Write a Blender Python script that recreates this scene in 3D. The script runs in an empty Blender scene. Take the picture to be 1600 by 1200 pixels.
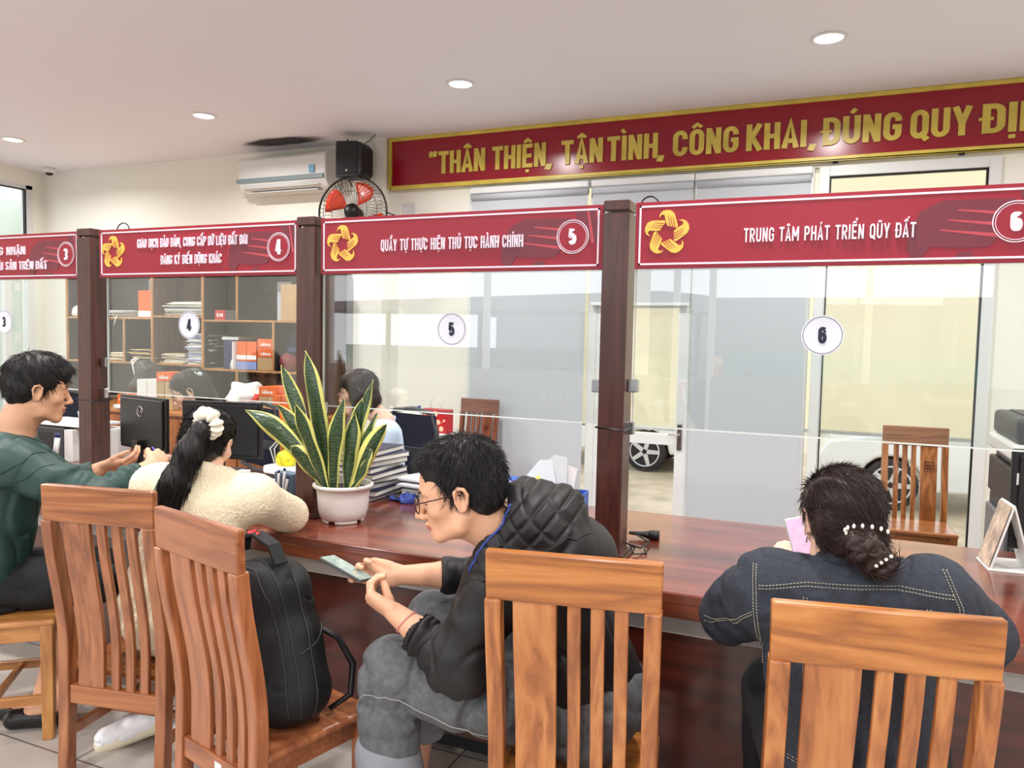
import bpy, bmesh, math, random
import numpy as np
from mathutils import Vector, Matrix, noise as mnoise
S = bpy.context.scene
COL = bpy.context.collection
R = math.radians
# ------------------------------------------------------------------ camera, world, exposure
def make_camera():
    f, yaw, pitch, roll, h = 1200.0, R(23.2), R(3.4), R(1.2), 1.5
    fw = Vector((-math.sin(yaw) * math.cos(pitch), math.cos(yaw) * math.cos(pitch), -math.sin(pitch)))
    rt = Vector((math.cos(yaw), math.sin(yaw), 0)); up = rt.cross(fw)
    r2 = rt * math.cos(roll) + up * math.sin(roll)
    u2 = -rt * math.sin(roll) + up * math.cos(roll)
    cam = bpy.data.cameras.new('camera'); co = bpy.data.objects.new('camera', cam); COL.objects.link(co)
    m = Matrix((r2, u2, -fw)).transposed().to_4x4(); m.translation = (0, 0, h)
    co.matrix_world = m
    cam.sensor_fit = 'HORIZONTAL'; cam.sensor_width = 36; cam.lens = 36 * f / 1600
    cam.clip_start = .02; cam.clip_end = 200
    S.camera = co
make_camera()
W = bpy.data.worlds.new('overcast_sky'); S.world = W; W.use_nodes = True
bg = W.node_tree.nodes['Background']
bg.inputs[0].default_value = (.90, .95, 1.0, 1); bg.inputs[1].default_value = 2.6
S.view_settings.view_transform = 'Standard'; S.view_settings.look = 'None'
S.view_settings.gamma = 1; S.view_settings.use_curve_mapping = False
S.view_settings.exposure = 0.25
S.cycles.max_bounces = 8; S.cycles.diffuse_bounces = 4; S.cycles.glossy_bounces = 4
S.cycles.transparent_max_bounces = 24; S.cycles.transmission_bounces = 6
S.cycles.caustics_reflective = False; S.cycles.caustics_refractive = False
S.cycles.sample_clamp_indirect = 4.0
CEIL = 3.25
LAMP_W = 30.0
LAMPS = [(x, y) for y in (4.82, 2.3, -.2, -2.4) for x in (-7.16, -4.83, -2.5, -.147, 2.2)]
def lamp_light(x, y):
    l = bpy.data.lights.new('downlight_beam', 'AREA'); l.shape = 'DISK'; l.size = .15
    l.energy = LAMP_W; l.color = (1.0, .975, .95); l.spread = R(160)
    o = bpy.data.objects.new('downlight_beam', l); COL.objects.link(o); o.location = (x, y, CEIL - .035)
for _x, _y in LAMPS: lamp_light(_x, _y)

# ------------------------------------------------------------------ materials
def lin(h):
    if isinstance(h, str):
        h = h.lstrip('#'); c = [int(h[i:i + 2], 16) / 255 for i in (0, 2, 4)]
    else: c = [v / 255 for v in h]
    return tuple(v / 12.92 if v <= .04045 else ((v + .055) / 1.055) ** 2.4 for v in c) + (1,)
MATS = {}
def mat(name, col, rough=.6, metal=0, bump=0, bscale=60, var=0, vscale=8, coat=0, spec=.5, emit=0, sheen=0, stretch=None, trans=0, sss=0):
    if name in MATS: return MATS[name]
    m = bpy.data.materials.new(name); m.use_nodes = True; n = m.node_tree.nodes; l = m.node_tree.links
    b = n['Principled BSDF']; c = lin(col)
    b.inputs['Base Color'].default_value = c; b.inputs['Roughness'].default_value = rough
    b.inputs['Metallic'].default_value = metal; b.inputs['Coat Weight'].default_value = coat
    b.inputs['Coat Roughness'].default_value = .08
    b.inputs['Specular IOR Level'].default_value = spec
    b.inputs['Sheen Weight'].default_value = sheen
    if sss:
        b.inputs['Subsurface Weight'].default_value = sss; b.inputs['Subsurface Radius'].default_value = (.012, .005, .003); b.inputs['Subsurface Scale'].default_value = 1
    if trans: b.inputs['Transmission Weight'].default_value = trans
    if emit:
        b.inputs['Emission Color'].default_value = c; b.inputs['Emission Strength'].default_value = emit
    if bump or var:
        tc = n.new('ShaderNodeTexCoord'); mp = n.new('ShaderNodeMapping'); l.new(tc.outputs['Object'], mp.inputs[0])
        if stretch: mp.inputs['Scale'].default_value = stretch
        if var:
            ns = n.new('ShaderNodeTexNoise'); ns.inputs['Scale'].default_value = vscale; ns.inputs['Detail'].default_value = 4
            l.new(mp.outputs[0], ns.inputs[0])
            mx = n.new('ShaderNodeMix'); mx.data_type = 'RGBA'
            mx.inputs[6].default_value = tuple(min(1, v * (1 + var)) for v in c[:3]) + (1,)
            mx.inputs[7].default_value = tuple(v * (1 - var) for v in c[:3]) + (1,)
            cr = n.new('ShaderNodeValToRGB'); cr.color_ramp.elements[0].position = .35; cr.color_ramp.elements[1].position = .65
            l.new(ns.outputs[0], cr.inputs[0]); l.new(cr.outputs[0], mx.inputs[0]); l.new(mx.outputs[2], b.inputs['Base Color'])
        if bump:
            n2 = n.new('ShaderNodeTexNoise'); n2.inputs['Scale'].default_value = bscale; n2.inputs['Detail'].default_value = 3
            l.new(mp.outputs[0], n2.inputs[0])
            bp = n.new('ShaderNodeBump'); bp.inputs['Strength'].default_value = min(1, bump); bp.inputs['Distance'].default_value = .003
            l.new(n2.outputs[0], bp.inputs['Height']); l.new(bp.outputs[0], b.inputs['Normal'])
    MATS[name] = m; return m
def wood(name, c_dark, c_mid, c_light, axis='Z', rough=.35, coat=.3, scale=1.0, coarse=1.0):
    if name in MATS: return MATS[name]
    m = bpy.data.materials.new(name); m.use_nodes = True; n = m.node_tree.nodes; l = m.node_tree.links
    b = n['Principled BSDF']; b.inputs['Roughness'].default_value = rough
    b.inputs['Coat Weight'].default_value = coat; b.inputs['Coat Roughness'].default_value = .12
    tc = n.new('ShaderNodeTexCoord'); mp = n.new('ShaderNodeMapping'); l.new(tc.outputs['Object'], mp.inputs[0])
    oi = n.new('ShaderNodeObjectInfo')
    k = {'X': (.09, 1, 1), 'Y': (1, .09, 1), 'Z': (1, 1, .09)}[axis]
    mp.inputs['Scale'].default_value = tuple(v * 14 * scale for v in k)
    ad = n.new('ShaderNodeVectorMath'); ad.operation = 'ADD'
    ms = n.new('ShaderNodeMath'); ms.operation = 'MULTIPLY'; ms.inputs[1].default_value = 37
    l.new(oi.outputs['Random'], ms.inputs[0]); l.new(mp.outputs[0], ad.inputs[0]); l.new(ms.outputs[0], ad.inputs[1])
    n1 = n.new('ShaderNodeTexNoise'); n1.inputs['Scale'].default_value = .9 * coarse; n1.inputs['Detail'].default_value = 5; n1.inputs['Distortion'].default_value = 1.2
    l.new(ad.outputs[0], n1.inputs[0])
    m2 = n.new('ShaderNodeMath'); m2.operation = 'MULTIPLY'; m2.inputs[1].default_value = 9
    l.new(n1.outputs[0], m2.inputs[0])
    fr = n.new('ShaderNodeMath'); fr.operation = 'PINGPONG'; fr.inputs[1].default_value = 1
    l.new(m2.outputs[0], fr.inputs[0])
    n3 = n.new('ShaderNodeTexNoise'); n3.inputs['Scale'].default_value = 5; n3.inputs['Detail'].default_value = 6
    l.new(ad.outputs[0], n3.inputs[0])
    mm = n.new('ShaderNodeMix'); mm.data_type = 'FLOAT'; mm.inputs[0].default_value = .6
    l.new(fr.outputs[0], mm.inputs[2]); l.new(n3.outputs[0], mm.inputs[3])
    cr = n.new('ShaderNodeValToRGB'); e = cr.color_ramp.elements
    e[0].position = .2; e[0].color = lin(c_dark); e[1].position = .8; e[1].color = lin(c_light)
    x = e.new(.5); x.color = lin(c_mid)
    l.new(mm.outputs[0], cr.inputs[0]); l.new(cr.outputs[0], b.inputs['Base Color'])
    bp = n.new('ShaderNodeBump'); bp.inputs['Strength'].default_value = .15; bp.inputs['Distance'].default_value = .001
    l.new(n3.outputs[0], bp.inputs['Height']); l.new(bp.outputs[0], b.inputs['Normal'])
    MATS[name] = m; return m
def thin_glass(name, tint=(.96, .985, .975), f0=.05, mult=1.0, haze=0):
    m = bpy.data.materials.new(name); m.use_nodes = True; n = m.node_tree.nodes; l = m.node_tree.links
    n.remove(n['Principled BSDF']); out = n['Material Output']
    t = n.new('ShaderNodeBsdfTransparent'); t.inputs[0].default_value = tint + (1,)
    g = n.new('ShaderNodeBsdfGlossy'); g.inputs['Roughness'].default_value = 0
    lw = n.new('ShaderNodeLayerWeight'); lw.inputs[0].default_value = .5
    p = n.new('ShaderNodeMath'); p.operation = 'POWER'; p.inputs[1].default_value = 5; l.new(lw.outputs['Facing'], p.inputs[0])
    a = n.new('ShaderNodeMath'); a.operation = 'MULTIPLY_ADD'; a.inputs[1].default_value = 1 - f0; a.inputs[2].default_value = f0
    l.new(p.outputs[0], a.inputs[0])
    mx = n.new('ShaderNodeMixShader'); l.new(a.outputs[0], mx.inputs[0]); l.new(t.outputs[0], mx.inputs[1]); l.new(g.outputs[0], mx.inputs[2])
    if haze:
        d = n.new('ShaderNodeBsdfDiffuse'); d.inputs[0].default_value = (.8, .8, .8, 1)
        m3 = n.new('ShaderNodeMixShader'); m3.inputs[0].default_value = haze
        l.new(mx.outputs[0], m3.inputs[1]); l.new(d.outputs[0], m3.inputs[2]); l.new(m3.outputs[0], out.inputs[0])
    else: l.new(mx.outputs[0], out.inputs[0])
    MATS[name] = m; return m
def translucent(name, col, frac=.5):
    m = bpy.data.materials.new(name); m.use_nodes = True; n = m.node_tree.nodes; l = m.node_tree.links
    n.remove(n['Principled BSDF']); d = n.new('ShaderNodeBsdfDiffuse'); d.inputs[0].default_value = lin(col)
    t = n.new('ShaderNodeBsdfTranslucent'); t.inputs[0].default_value = lin(col)
    mx = n.new('ShaderNodeMixShader'); mx.inputs[0].default_value = frac
    l.new(d.outputs[0], mx.inputs[1]); l.new(t.outputs[0], mx.inputs[2]); l.new(mx.outputs[0], n['Material Output'].inputs[0])
    MATS[name] = m; return m

# ------------------------------------------------------------------ objects and mesh helpers
def tag(o, label=None, cat=None, group=None, kind=None):
    if label: o['label'] = label
    if cat: o['category'] = cat
    if group: o['group'] = group
    if kind: o['kind'] = kind
    return o
def empty(name, loc, rz=0, label=None, cat=None, group=None):
    o = bpy.data.objects.new(name, None); COL.objects.link(o); o.location = loc; o.rotation_euler = (0, 0, rz)
    o.empty_display_size = .05
    return tag(o, label, cat, group)
def copy_tree(o, parent=None):
    c = o.copy(); COL.objects.link(c); c.parent = parent
    for ch in [x for x in bpy.data.objects if x.parent == o]:
        copy_tree(ch, c)
    return c
def xf(M, vs): return [tuple(M @ Vector(v)) for v in vs]
class MB:
    def __init__(s): s.v = []; s.f = []; s.mi = []; s.sm = []
    def add(s, vs, fs, mi=0, smooth=False, M=None):
        if M is not None: vs = xf(M, vs)
        b = len(s.v); s.v += [tuple(v) for v in vs]
        for f in fs: s.f.append(tuple(i + b for i in f)); s.mi.append(mi); s.sm.append(smooth)
        return s
    def box(s, x0, x1, y0, y1, z0, z1, mi=0, M=None):
        vs = [(x0, y0, z0), (x1, y0, z0), (x1, y1, z0), (x0, y1, z0), (x0, y0, z1), (x1, y0, z1), (x1, y1, z1), (x0, y1, z1)]
        return s.add(vs, [(0, 3, 2, 1), (4, 5, 6, 7), (0, 1, 5, 4), (1, 2, 6, 5), (2, 3, 7, 6), (3, 0, 4, 7)], mi, False, M)
    def tube(s, pts, r, n=8, mi=0, M=None, closed=False, cap=True):
        P = [Vector(p) for p in pts]; N = len(P); rr = r if hasattr(r, '__len__') else [r] * N
        vs = []; prev = None
        for i, p in enumerate(P):
            if closed: t = P[(i + 1) % N] - P[i - 1]
            else: t = P[min(i + 1, N - 1)] - P[max(i - 1, 0)]
            t.normalize()
            if prev is None:
                a = Vector((0, 0, 1)) if abs(t.z) < .9 else Vector((1, 0, 0)); u = t.cross(a).normalized()
            else: u = (prev - t * prev.dot(t)).normalized()
            prev = u; w = t.cross(u)
            for k in range(n):
                an = 2 * math.pi * k / n; vs.append(tuple(p + (u * math.cos(an) + w * math.sin(an)) * rr[i]))
        fs = []
        for i in range(N if closed else N - 1):
            j = (i + 1) % N
            for k in range(n): fs.append((i * n + k, i * n + (k + 1) % n, j * n + (k + 1) % n, j * n + k))
        if cap and not closed: fs += [tuple(range(n - 1, -1, -1)), tuple((N - 1) * n + k for k in range(n))]
        return s.add(vs, fs, mi, True, M)
    def lathe(s, prof, c=(0, 0, 0), n=32, mi=0, M=None, smooth=True):
        vs = []; fs = []
        for r, z in prof:
            for k in range(n): a = 2 * math.pi * k / n; vs.append((c[0] + r * math.cos(a), c[1] + r * math.sin(a), c[2] + z))
        for i in range(len(prof) - 1):
            for k in range(n): fs.append((i * n + k, i * n + (k + 1) % n, (i + 1) * n + (k + 1) % n, (i + 1) * n + k))
        fs += [tuple(range(n - 1, -1, -1)), tuple((len(prof) - 1) * n + k for k in range(n))]
        return s.add(vs, fs, mi, smooth, M)
    def cyl(s, a, b, r, n=20, mi=0, M=None): return s.tube([a, b], r, n, mi, M)
    def prism(s, poly, y0, y1, mi=0, M=None):
        # poly in (x,z), extruded along y
        n = len(poly); vs = [(x, y0, z) for x, z in poly] + [(x, y1, z) for x, z in poly]
        fs = [tuple(range(n)), tuple(range(2 * n - 1, n - 1, -1))] + [(i, i + n, (i + 1) % n + n, (i + 1) % n) for i in range(n)]
        return s.add(vs, fs, mi, False, M)
    def sweep(s, path, w, d, mi=0, M=None, up=None):
        # rectangular section along a path in the y-z plane at x; path=[(x,y,z,halfw,halfd)]
        vs = []; N = len(path)
        for i, p in enumerate(path):
            a = Vector(path[max(i - 1, 0)][:3]); b = Vector(path[min(i + 1, N - 1)][:3]); t = (b - a).normalized()
            u = Vector((1, 0, 0)); u = (u - t * u.dot(t)).normalized(); v = t.cross(u)
            hw = p[3] if len(p) > 3 else w / 2; hd = p[4] if len(p) > 4 else d / 2
            q = Vector(p[:3])
            vs += [tuple(q + u * sx * hw + v * sy * hd) for sx, sy in ((-1, -1), (1, -1), (1, 1), (-1, 1))]
        fs = [(0, 1, 2, 3), tuple((N - 1) * 4 + k for k in (3, 2, 1, 0))]
        for i in range(N - 1):
            for k in range(4): fs.append((i * 4 + (k + 1) % 4, i * 4 + k, (i + 1) * 4 + k, (i + 1) * 4 + (k + 1) % 4))
        return s.add(vs, fs, mi, False, M)
    def sphere(s, c, r, n=16, mi=0, M=None):
        rr = r if hasattr(r, '__len__') else (r, r, r); vs = []; fs = []; h = n // 2
        for i in range(h + 1):
            th = math.pi * i / h
            for k in range(n):
                a = 2 * math.pi * k / n
                vs.append((c[0] + rr[0] * math.sin(th) * math.cos(a), c[1] + rr[1] * math.sin(th) * math.sin(a), c[2] + rr[2] * math.cos(th)))
        for i in range(h):
            for k in range(n): fs.append((i * n + k, (i + 1) * n + k, (i + 1) * n + (k + 1) % n, i * n + (k + 1) % n))
        return s.add(vs, fs, mi, True, M)
    def build(s, name, mats, parent=None, bevel=0, loc=None, rz=0, seg=2, fixn=True):
        me = bpy.data.meshes.new(name); me.from_pydata(s.v, [], s.f)
        if not hasattr(mats, '__len__'): mats = [mats]
        for m in mats: me.materials.append(m)
        me.polygons.foreach_set('material_index', s.mi); me.polygons.foreach_set('use_smooth', s.sm)
        if fixn:
            b = bmesh.new(); b.from_mesh(me); bmesh.ops.remove_doubles(b, verts=b.verts, dist=1e-6)
            bmesh.ops.recalc_face_normals(b, faces=b.faces); b.to_mesh(me); b.free()
        me.update()
        o = bpy.data.objects.new(name, me); COL.objects.link(o)
        if parent: o.parent = parent
        if loc: o.location = loc
        if rz: o.rotation_euler = (0, 0, rz)
        if bevel:
            mo = o.modifiers.new('bevel', 'BEVEL'); mo.width = bevel; mo.segments = seg; mo.limit_method = 'ANGLE'; mo.angle_limit = R(40)
        return o
def T(x=0, y=0, z=0, rx=0, ry=0, rz=0, s=1):
    return Matrix.Translation((x, y, z)) @ Matrix.Rotation(rz, 4, 'Z') @ Matrix.Rotation(ry, 4, 'Y') @ Matrix.Rotation(rx, 4, 'X') @ Matrix.Scale(s, 4)
def thing_box(name, label, cat, m, x, y, z, w, d, h, rz=0, bevel=.003, group=None, rx=0):
    mb = MB().box(-w / 2, w / 2, -d / 2, d / 2, 0, h)
    o = mb.build(name, m, None, bevel, (x, y, z), rz); o.rotation_euler.x = rx
    return tag(o, label, cat, group)

# ------------------------------------------------------------------ lettering: a condensed signage alphabet drawn with strokes
def arc(cx, cy, rx, ry, a0, a1, n=8):
    return [(cx + rx * math.cos(R(a0 + (a1 - a0) * i / n)), cy + ry * math.sin(R(a0 + (a1 - a0) * i / n))) for i in range(n + 1)]
def glyph(ch, t):
    h = t / 2; w = .46; L = h; Rr = w - h; B = h; U = 1 - h; rx = (Rr - L) / 2; cx = w / 2; ry = min(.2, rx * 1.3); m = .5
    O = arc(cx, U - ry, rx, ry, 0, 180) + arc(cx, B + ry, rx, ry, 180, 360); O.append(O[0])
    G = {
        'A': ([[(L - .02, 0), (cx, 1 - h * .3), (Rr + .02, 0)], [(L + .06, .27), (Rr - .06, .27)]], w),
        'B': ([[(L, 0), (L, 1)], [(L, U), (cx, U)] + arc(cx, U - .21, rx, .21, 90, -90)[1:] + [(L, U - .42)], [(L, U - .42), (cx, U - .42)] + arc(cx, (B + U - .42) / 2, rx, (U - .42 - B) / 2, 90, -90)[1:] + [(L, B)]], w),
        'C': ([[(Rr, .66)] + arc(cx, U - ry, rx, ry, 0, 180) + arc(cx, B + ry, rx, ry, 180, 360) + [(Rr, .34)]], w),
        'D': ([[(L, 0), (L, 1)], [(L, U), (cx - .02, U)] + arc(cx - .02, U - ry, rx + .02, ry, 90, 0)[1:] + arc(cx - .02, B + ry, rx + .02, ry, 0, -90) + [(L, B)]], w),
        'E': ([[(L, 0), (L, 1)], [(L, U), (w - .05, U)], [(L, m), (w - .09, m)], [(L, B), (w - .05, B)]], w - .04),
        'G': ([[(Rr, .68)] + arc(cx, U - ry, rx, ry, 0, 180) + arc(cx, B + ry, rx, ry, 180, 360) + [(Rr, .48), (cx, .48)]], w),
        'H': ([[(L, 0), (L, 1)], [(Rr, 0), (Rr, 1)], [(L, m), (Rr, m)]], w),
        'I': ([[(L, 0), (L, 1)]], t),
        'K': ([[(L, 0), (L, 1)], [(L + h * .6, .42), (Rr + .01, 1)], [(L + h, .52), (Rr + .03, 0)]], w),
        'L': ([[(L, 0), (L, 1)], [(L, B), (w - .06, B)]], w - .05),
        'M': ([[(L, 0), (L, 1)], [(L + .01, .97), (cx + .07, .3)], [(cx + .07, .3), (Rr + .13, .97)], [(Rr + .14, 0), (Rr + .14, 1)]], w + .14),
        'N': ([[(L, 0), (L, 1)], [(L, .97), (Rr, .03)], [(Rr, 0), (Rr, 1)]], w),
        'O': ([O], w),
        'P': ([[(L, 0), (L, 1)], [(L, U), (cx, U)] + arc(cx, U - .24, rx, .24, 90, -90)[1:] + [(L, U - .48)]], w),
        'Q': ([O, [(cx, .2), (Rr + .06, -.06)]], w),
        'R': ([[(L, 0), (L, 1)], [(L, U), (cx, U)] + arc(cx, U - .23, rx, .23, 90, -90)[1:] + [(L, U - .46)], [(cx - .02, U - .46), (Rr + .02, 0)]], w),
        'S': ([arc(cx, U - .2, rx, .2, 10, 180) + [(L, U - .24)] + [(cx, .5)] + [(Rr, B + .24)] + arc(cx, B + .2, rx, .2, 0, -190)], w),
        'T': ([[(0, U), (w - .02, U)], [(cx - .01, 0), (cx - .01, 1)]], w - .02),
        'U': ([[(L, 1)] + arc(cx, B + ry, rx, ry, 180, 360) + [(Rr, 1)]], w),
        'V': ([[(L - .02, 1), (cx, h * .3), (Rr + .02, 1)]], w),
        'Y': ([[(L - .02, 1), (cx, .42)], [(Rr + .02, 1), (cx, .42)], [(cx, 0), (cx, .45)]], w),
        ',': ([[(h, .09), (h, .02), (h * .4, -.15)]], t), '.': ([[(h, 0), (h, t)]], t),
        '“': ([[(h * .8, .78), (h * .6, .9), (h * 1.3, 1.02)], [(h * .8 + t * 1.15, .78), (h * .6 + t * 1.15, .9), (h * 1.3 + t * 1.15, 1.02)]], t * 2.2),
        '3': ([arc(cx, U - .21, rx, .21, 160, -90) + [(cx - .06, U - .42)], [(cx - .02, U - .42)] + arc(cx, (B + U - .42) / 2, rx, (U - .42 - B) / 2, 90, -160)], w),
        '4': ([[(Rr - .06, 0), (Rr - .06, 1)], [(Rr - .08, .96), (L - .01, .27)], [(0, .25), (w + .02, .25)]], w),
        '5': ([[(Rr, U), (L + .02, U), (L, .52)] + arc(cx, B + .25, rx, .25, 150, -160)], w),
        '6': ([[(Rr, U - .1)] + arc(cx, U - ry, rx, ry, 20, 180) + arc(cx, B + .24, rx, .24, 180, 540, 16)], w),
        'i': ([[(h, 0), (h, .62)], [(h, .8), (h, .95)]], t),
        'd': ([[(Rr, 0), (Rr, 1)], arc(cx, .31, rx, .31 - h, 0, 360, 16)], w),
        'e': ([[(L, .33), (Rr, .33)] + arc(cx, .33, rx, .33 - h, 0, 320, 16)], w),
        'a': ([[(Rr, 0), (Rr, .66)], arc(cx, .33, rx, .33 - h, 0, 360, 16)], w),
    }
    return G.get(ch, ([], .24))
DIA = {}
for base, comp in {'Â': 'A^', 'Ấ': "A^'", 'Ậ': 'A^_', 'Ầ': 'A^`', 'À': 'A`', 'Á': "A'", 'Ả': 'A?', 'Ă': 'Au', 'Ê': 'E^', 'Ế': "E^'", 'Ể': 'E^?', 'Ệ': 'E^_', 'Ô': 'O^', 'Ộ': 'O^_', 'Ổ': 'O^?',
                   'Ì': 'I`', 'Ị': 'I_', 'Ú': "U'", 'Ủ': 'U?', 'Ũ': 'U~', 'Ụ': 'U_', 'Ư': 'U+', 'Ự': 'U+_', 'Ữ': 'U+~', 'Ứ': "U+'", 'Đ': 'D-', 'Ý': "Y'", 'Í': "I'"}.items(): DIA[base] = comp
def text_strokes(s, t, gap=.1):
    out = []; x = 0; q = t * .75
    for ch in s:
        comp = DIA.get(ch, ch); g, w = glyph(comp[0], t)
        for st in g: out.append(([(x + a, b) for a, b in st], t))
        c = x + (w / 2)
        hasc = '^' in comp
        for d in comp[1:]:
            if d == '^': out.append(([(c - .14, 1.07), (c, 1.19), (c + .14, 1.07)], q))
            elif d == 'u': out.append((arc(c, 1.2, .12, .1, 200, 340), q))
            elif d == "'": o = .13 if hasc else 0; out.append(([(c + o * 1.1 - .02, 1.1 + o), (c + .09 + o * 1.1, 1.25 + o)], q))
            elif d == '`': o = .13 if hasc else 0; out.append(([(c + o * 1.1 - .09, 1.25 + o), (c + .02 + o * 1.1, 1.1 + o)], q))
            elif d == '?': o = .12 if hasc else 0; out.append((arc(c + o * 1.2, 1.22 + o, .06, .06, 170, -70) + [(c + o * 1.2, 1.1 + o)], q * .8))
            elif d == '~': out.append(([(c - .14, 1.1), (c - .05, 1.17), (c + .05, 1.11), (c + .14, 1.18)], q))
            elif d == '_': out.append(([(c - q * .55, -.15), (c + q * .55, -.15)], q))
            elif d == '+': out.append(([(x + w - t * .4, .93), (x + w + .05, .95), (x + w + .07, 1.1)], q))
            elif d == '-': out.append(([(x - .07, .5), (x + w * .5, .5)], q * .8))
        x += w + gap
    return out, x - gap
def stroke_mb(mb, strokes, z0, z1, sx, sz, ox, oz, thin=None, mi=0):
    # strokes (u,v) -> x=ox+u*sx, z=oz+v*sz ; extruded y z0..z1 ; thick polyline with mitred joints
    for si, (pts, t) in enumerate(strokes):
        z0 -= .00008
        P = [Vector((a, b)) for a, b in pts]; Pq = [P[0]]
        for p in P[1:]:
            if (p - Pq[-1]).length > 1e-4: Pq.append(p)
        P = Pq; n = len(P)
        if n < 2: continue
        closed = (P[0] - P[-1]).length < 1e-3
        if closed: P = P[:-1]; n -= 1
        le = []; ri = []
        for i in range(n):
            if closed: d0 = (P[i] - P[i - 1]).normalized(); d1 = (P[(i + 1) % n] - P[i]).normalized()
            else:
                d0 = (P[i] - P[i - 1]).normalized() if i else (P[1] - P[0]).normalized()
                d1 = (P[i + 1] - P[i]).normalized() if i < n - 1 else d0
            d = (d0 + d1); d = d.normalized() if d.length > 1e-4 else d0
            nr = Vector((-d.y, d.x)); c = max(.5, nr.dot(Vector((-d0.y, d0.x))))
            hw = t / 2 / c
            if thin is not None: hw *= thin + (1 - thin) * abs(d.y) ** 1.5
            le.append(P[i] + nr * hw); ri.append(P[i] - nr * hw)
        K = n if closed else n - 1
        for i in range(K):
            j = (i + 1) % n
            quad = [le[i], le[j], ri[j], ri[i]]
            mb.prism([(ox + q.x * sx, oz + q.y * sz) for q in quad], z0 - i * .00001, z1, mi)
    return mb
def lettering(name, s, m, x0, x1, zb, zt, y0, y1, t=.12, gap=.1, parent=None, thin=None, mirror=False):
    st, w = text_strokes(s, t, gap); sx = (x1 - x0) / w
    mb = MB(); stroke_mb(mb, st, y0, y1, sx, zt - zb, x0, zb, thin)
    return mb.build(name, m, parent, fixn=False)
# ------------------------------------------------------------------ palette
M_wall = mat('wall_paint', (236, 234, 224), .7, bump=.08, bscale=40)
M_ceil = mat('ceiling_paint', (236, 233, 240), .8, bump=.05, bscale=30)
M_alu = mat('white_aluminium', (222, 224, 224), .35)
M_seal = mat('rubber_seal', (25, 25, 28), .6)
M_white = mat('white_plastic', (228, 228, 226), .35)
M_paper = mat('white_paper', (236, 236, 236), .8)
M_black = mat('black_plastic', (16, 16, 18), .4)
M_dgrey = mat('dark_grey_plastic', (52, 54, 58), .45)
M_chrome = mat('chrome', (200, 200, 202), .2, metal=1)
M_glass = thin_glass('partition_glass', f0=.095)
M_win = thin_glass('window_glass', (.95, .955, .95), f0=.05)
M_blind = mat('grey_blind_fabric', (188, 193, 200), .8, bump=.05, bscale=200)
M_shade = translucent('cream_awning_fabric', (250, 243, 226), .75)
W_post = wood('dark_mahogany', (54, 24, 19), (68, 32, 25), (80, 40, 31), 'Z', .35, .25, 1.2)
W_top = wood('counter_top_wood', (84, 36, 24), (118, 54, 38), (140, 72, 50), 'X', .22, .6, .45)
W_front = wood('counter_front_wood', (84, 32, 15), (122, 52, 24), (146, 70, 34), 'X', .28, .5, .5)
W_panel = wood('counter_panel_wood', (58, 20, 13), (80, 30, 20), (98, 40, 27), 'X', .28, .4, .35)
W_chZ = wood('chair_wood_upright', (128, 72, 36), (170, 104, 56), (192, 128, 74), 'Z', .3, .35, .8)
W_chX = wood('chair_wood_across', (128, 72, 32), (172, 106, 50), (196, 132, 72), 'X', .3, .35, .7)
W_chY = wood('chair_wood_deep', (124, 68, 34), (162, 98, 52), (184, 120, 68), 'Y', .3, .35, .8)
W_dkZ = wood('brown_chair_wood_upright', (84, 44, 28), (120, 66, 40), (146, 86, 52), 'Z', .3, .3, .8)
W_dkX = wood('brown_chair_wood_across', (84, 42, 28), (116, 62, 38), (140, 80, 50), 'X', .3, .3, .7)
W_edge = wood('cabinet_edge_wood', (150, 104, 62), (178, 128, 80), (196, 148, 98), 'Z', .45, .1, .8)
W_case = wood('cabinet_door_wood', (120, 64, 28), (160, 92, 42), (184, 114, 58), 'Z', .35, .2, .5)
W_side = wood('cabinet_side_wood', (72, 46, 40), (92, 60, 50), (106, 74, 62), 'Z', .5, .1, .6)
M_back = mat('cabinet_back_board', (36, 37, 44), .35, var=.25, vscale=5, bump=.1)
M_org = mat('orange_card', (226, 104, 40), .6)
M_card = mat('brown_cardboard', (176, 146, 106), .8, var=.08)
M_sign = mat('sign_red', (150, 28, 48), .35, spec=.4)
M_signd = mat('sign_dark_red', (112, 34, 50), .35)
M_signw = mat('sign_white', (240, 222, 236), .4)
M_gold = mat('emblem_yellow', (240, 190, 82), .4)
M_banner = mat('banner_red', (150, 16, 38), .22, spec=.5)
M_bangold = mat('banner_gold', (214, 192, 84), .35, var=.12, vscale=6)

# ------------------------------------------------------------------ room shell
def struct(name, mb, m, bevel=0, parent=None):
    o = mb.build(name, m, parent, bevel)
    if parent is None: o['kind'] = 'structure'
    return o
XL, XR, YB, YF = -8.36, 4.0, 5.98, -3.6
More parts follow.
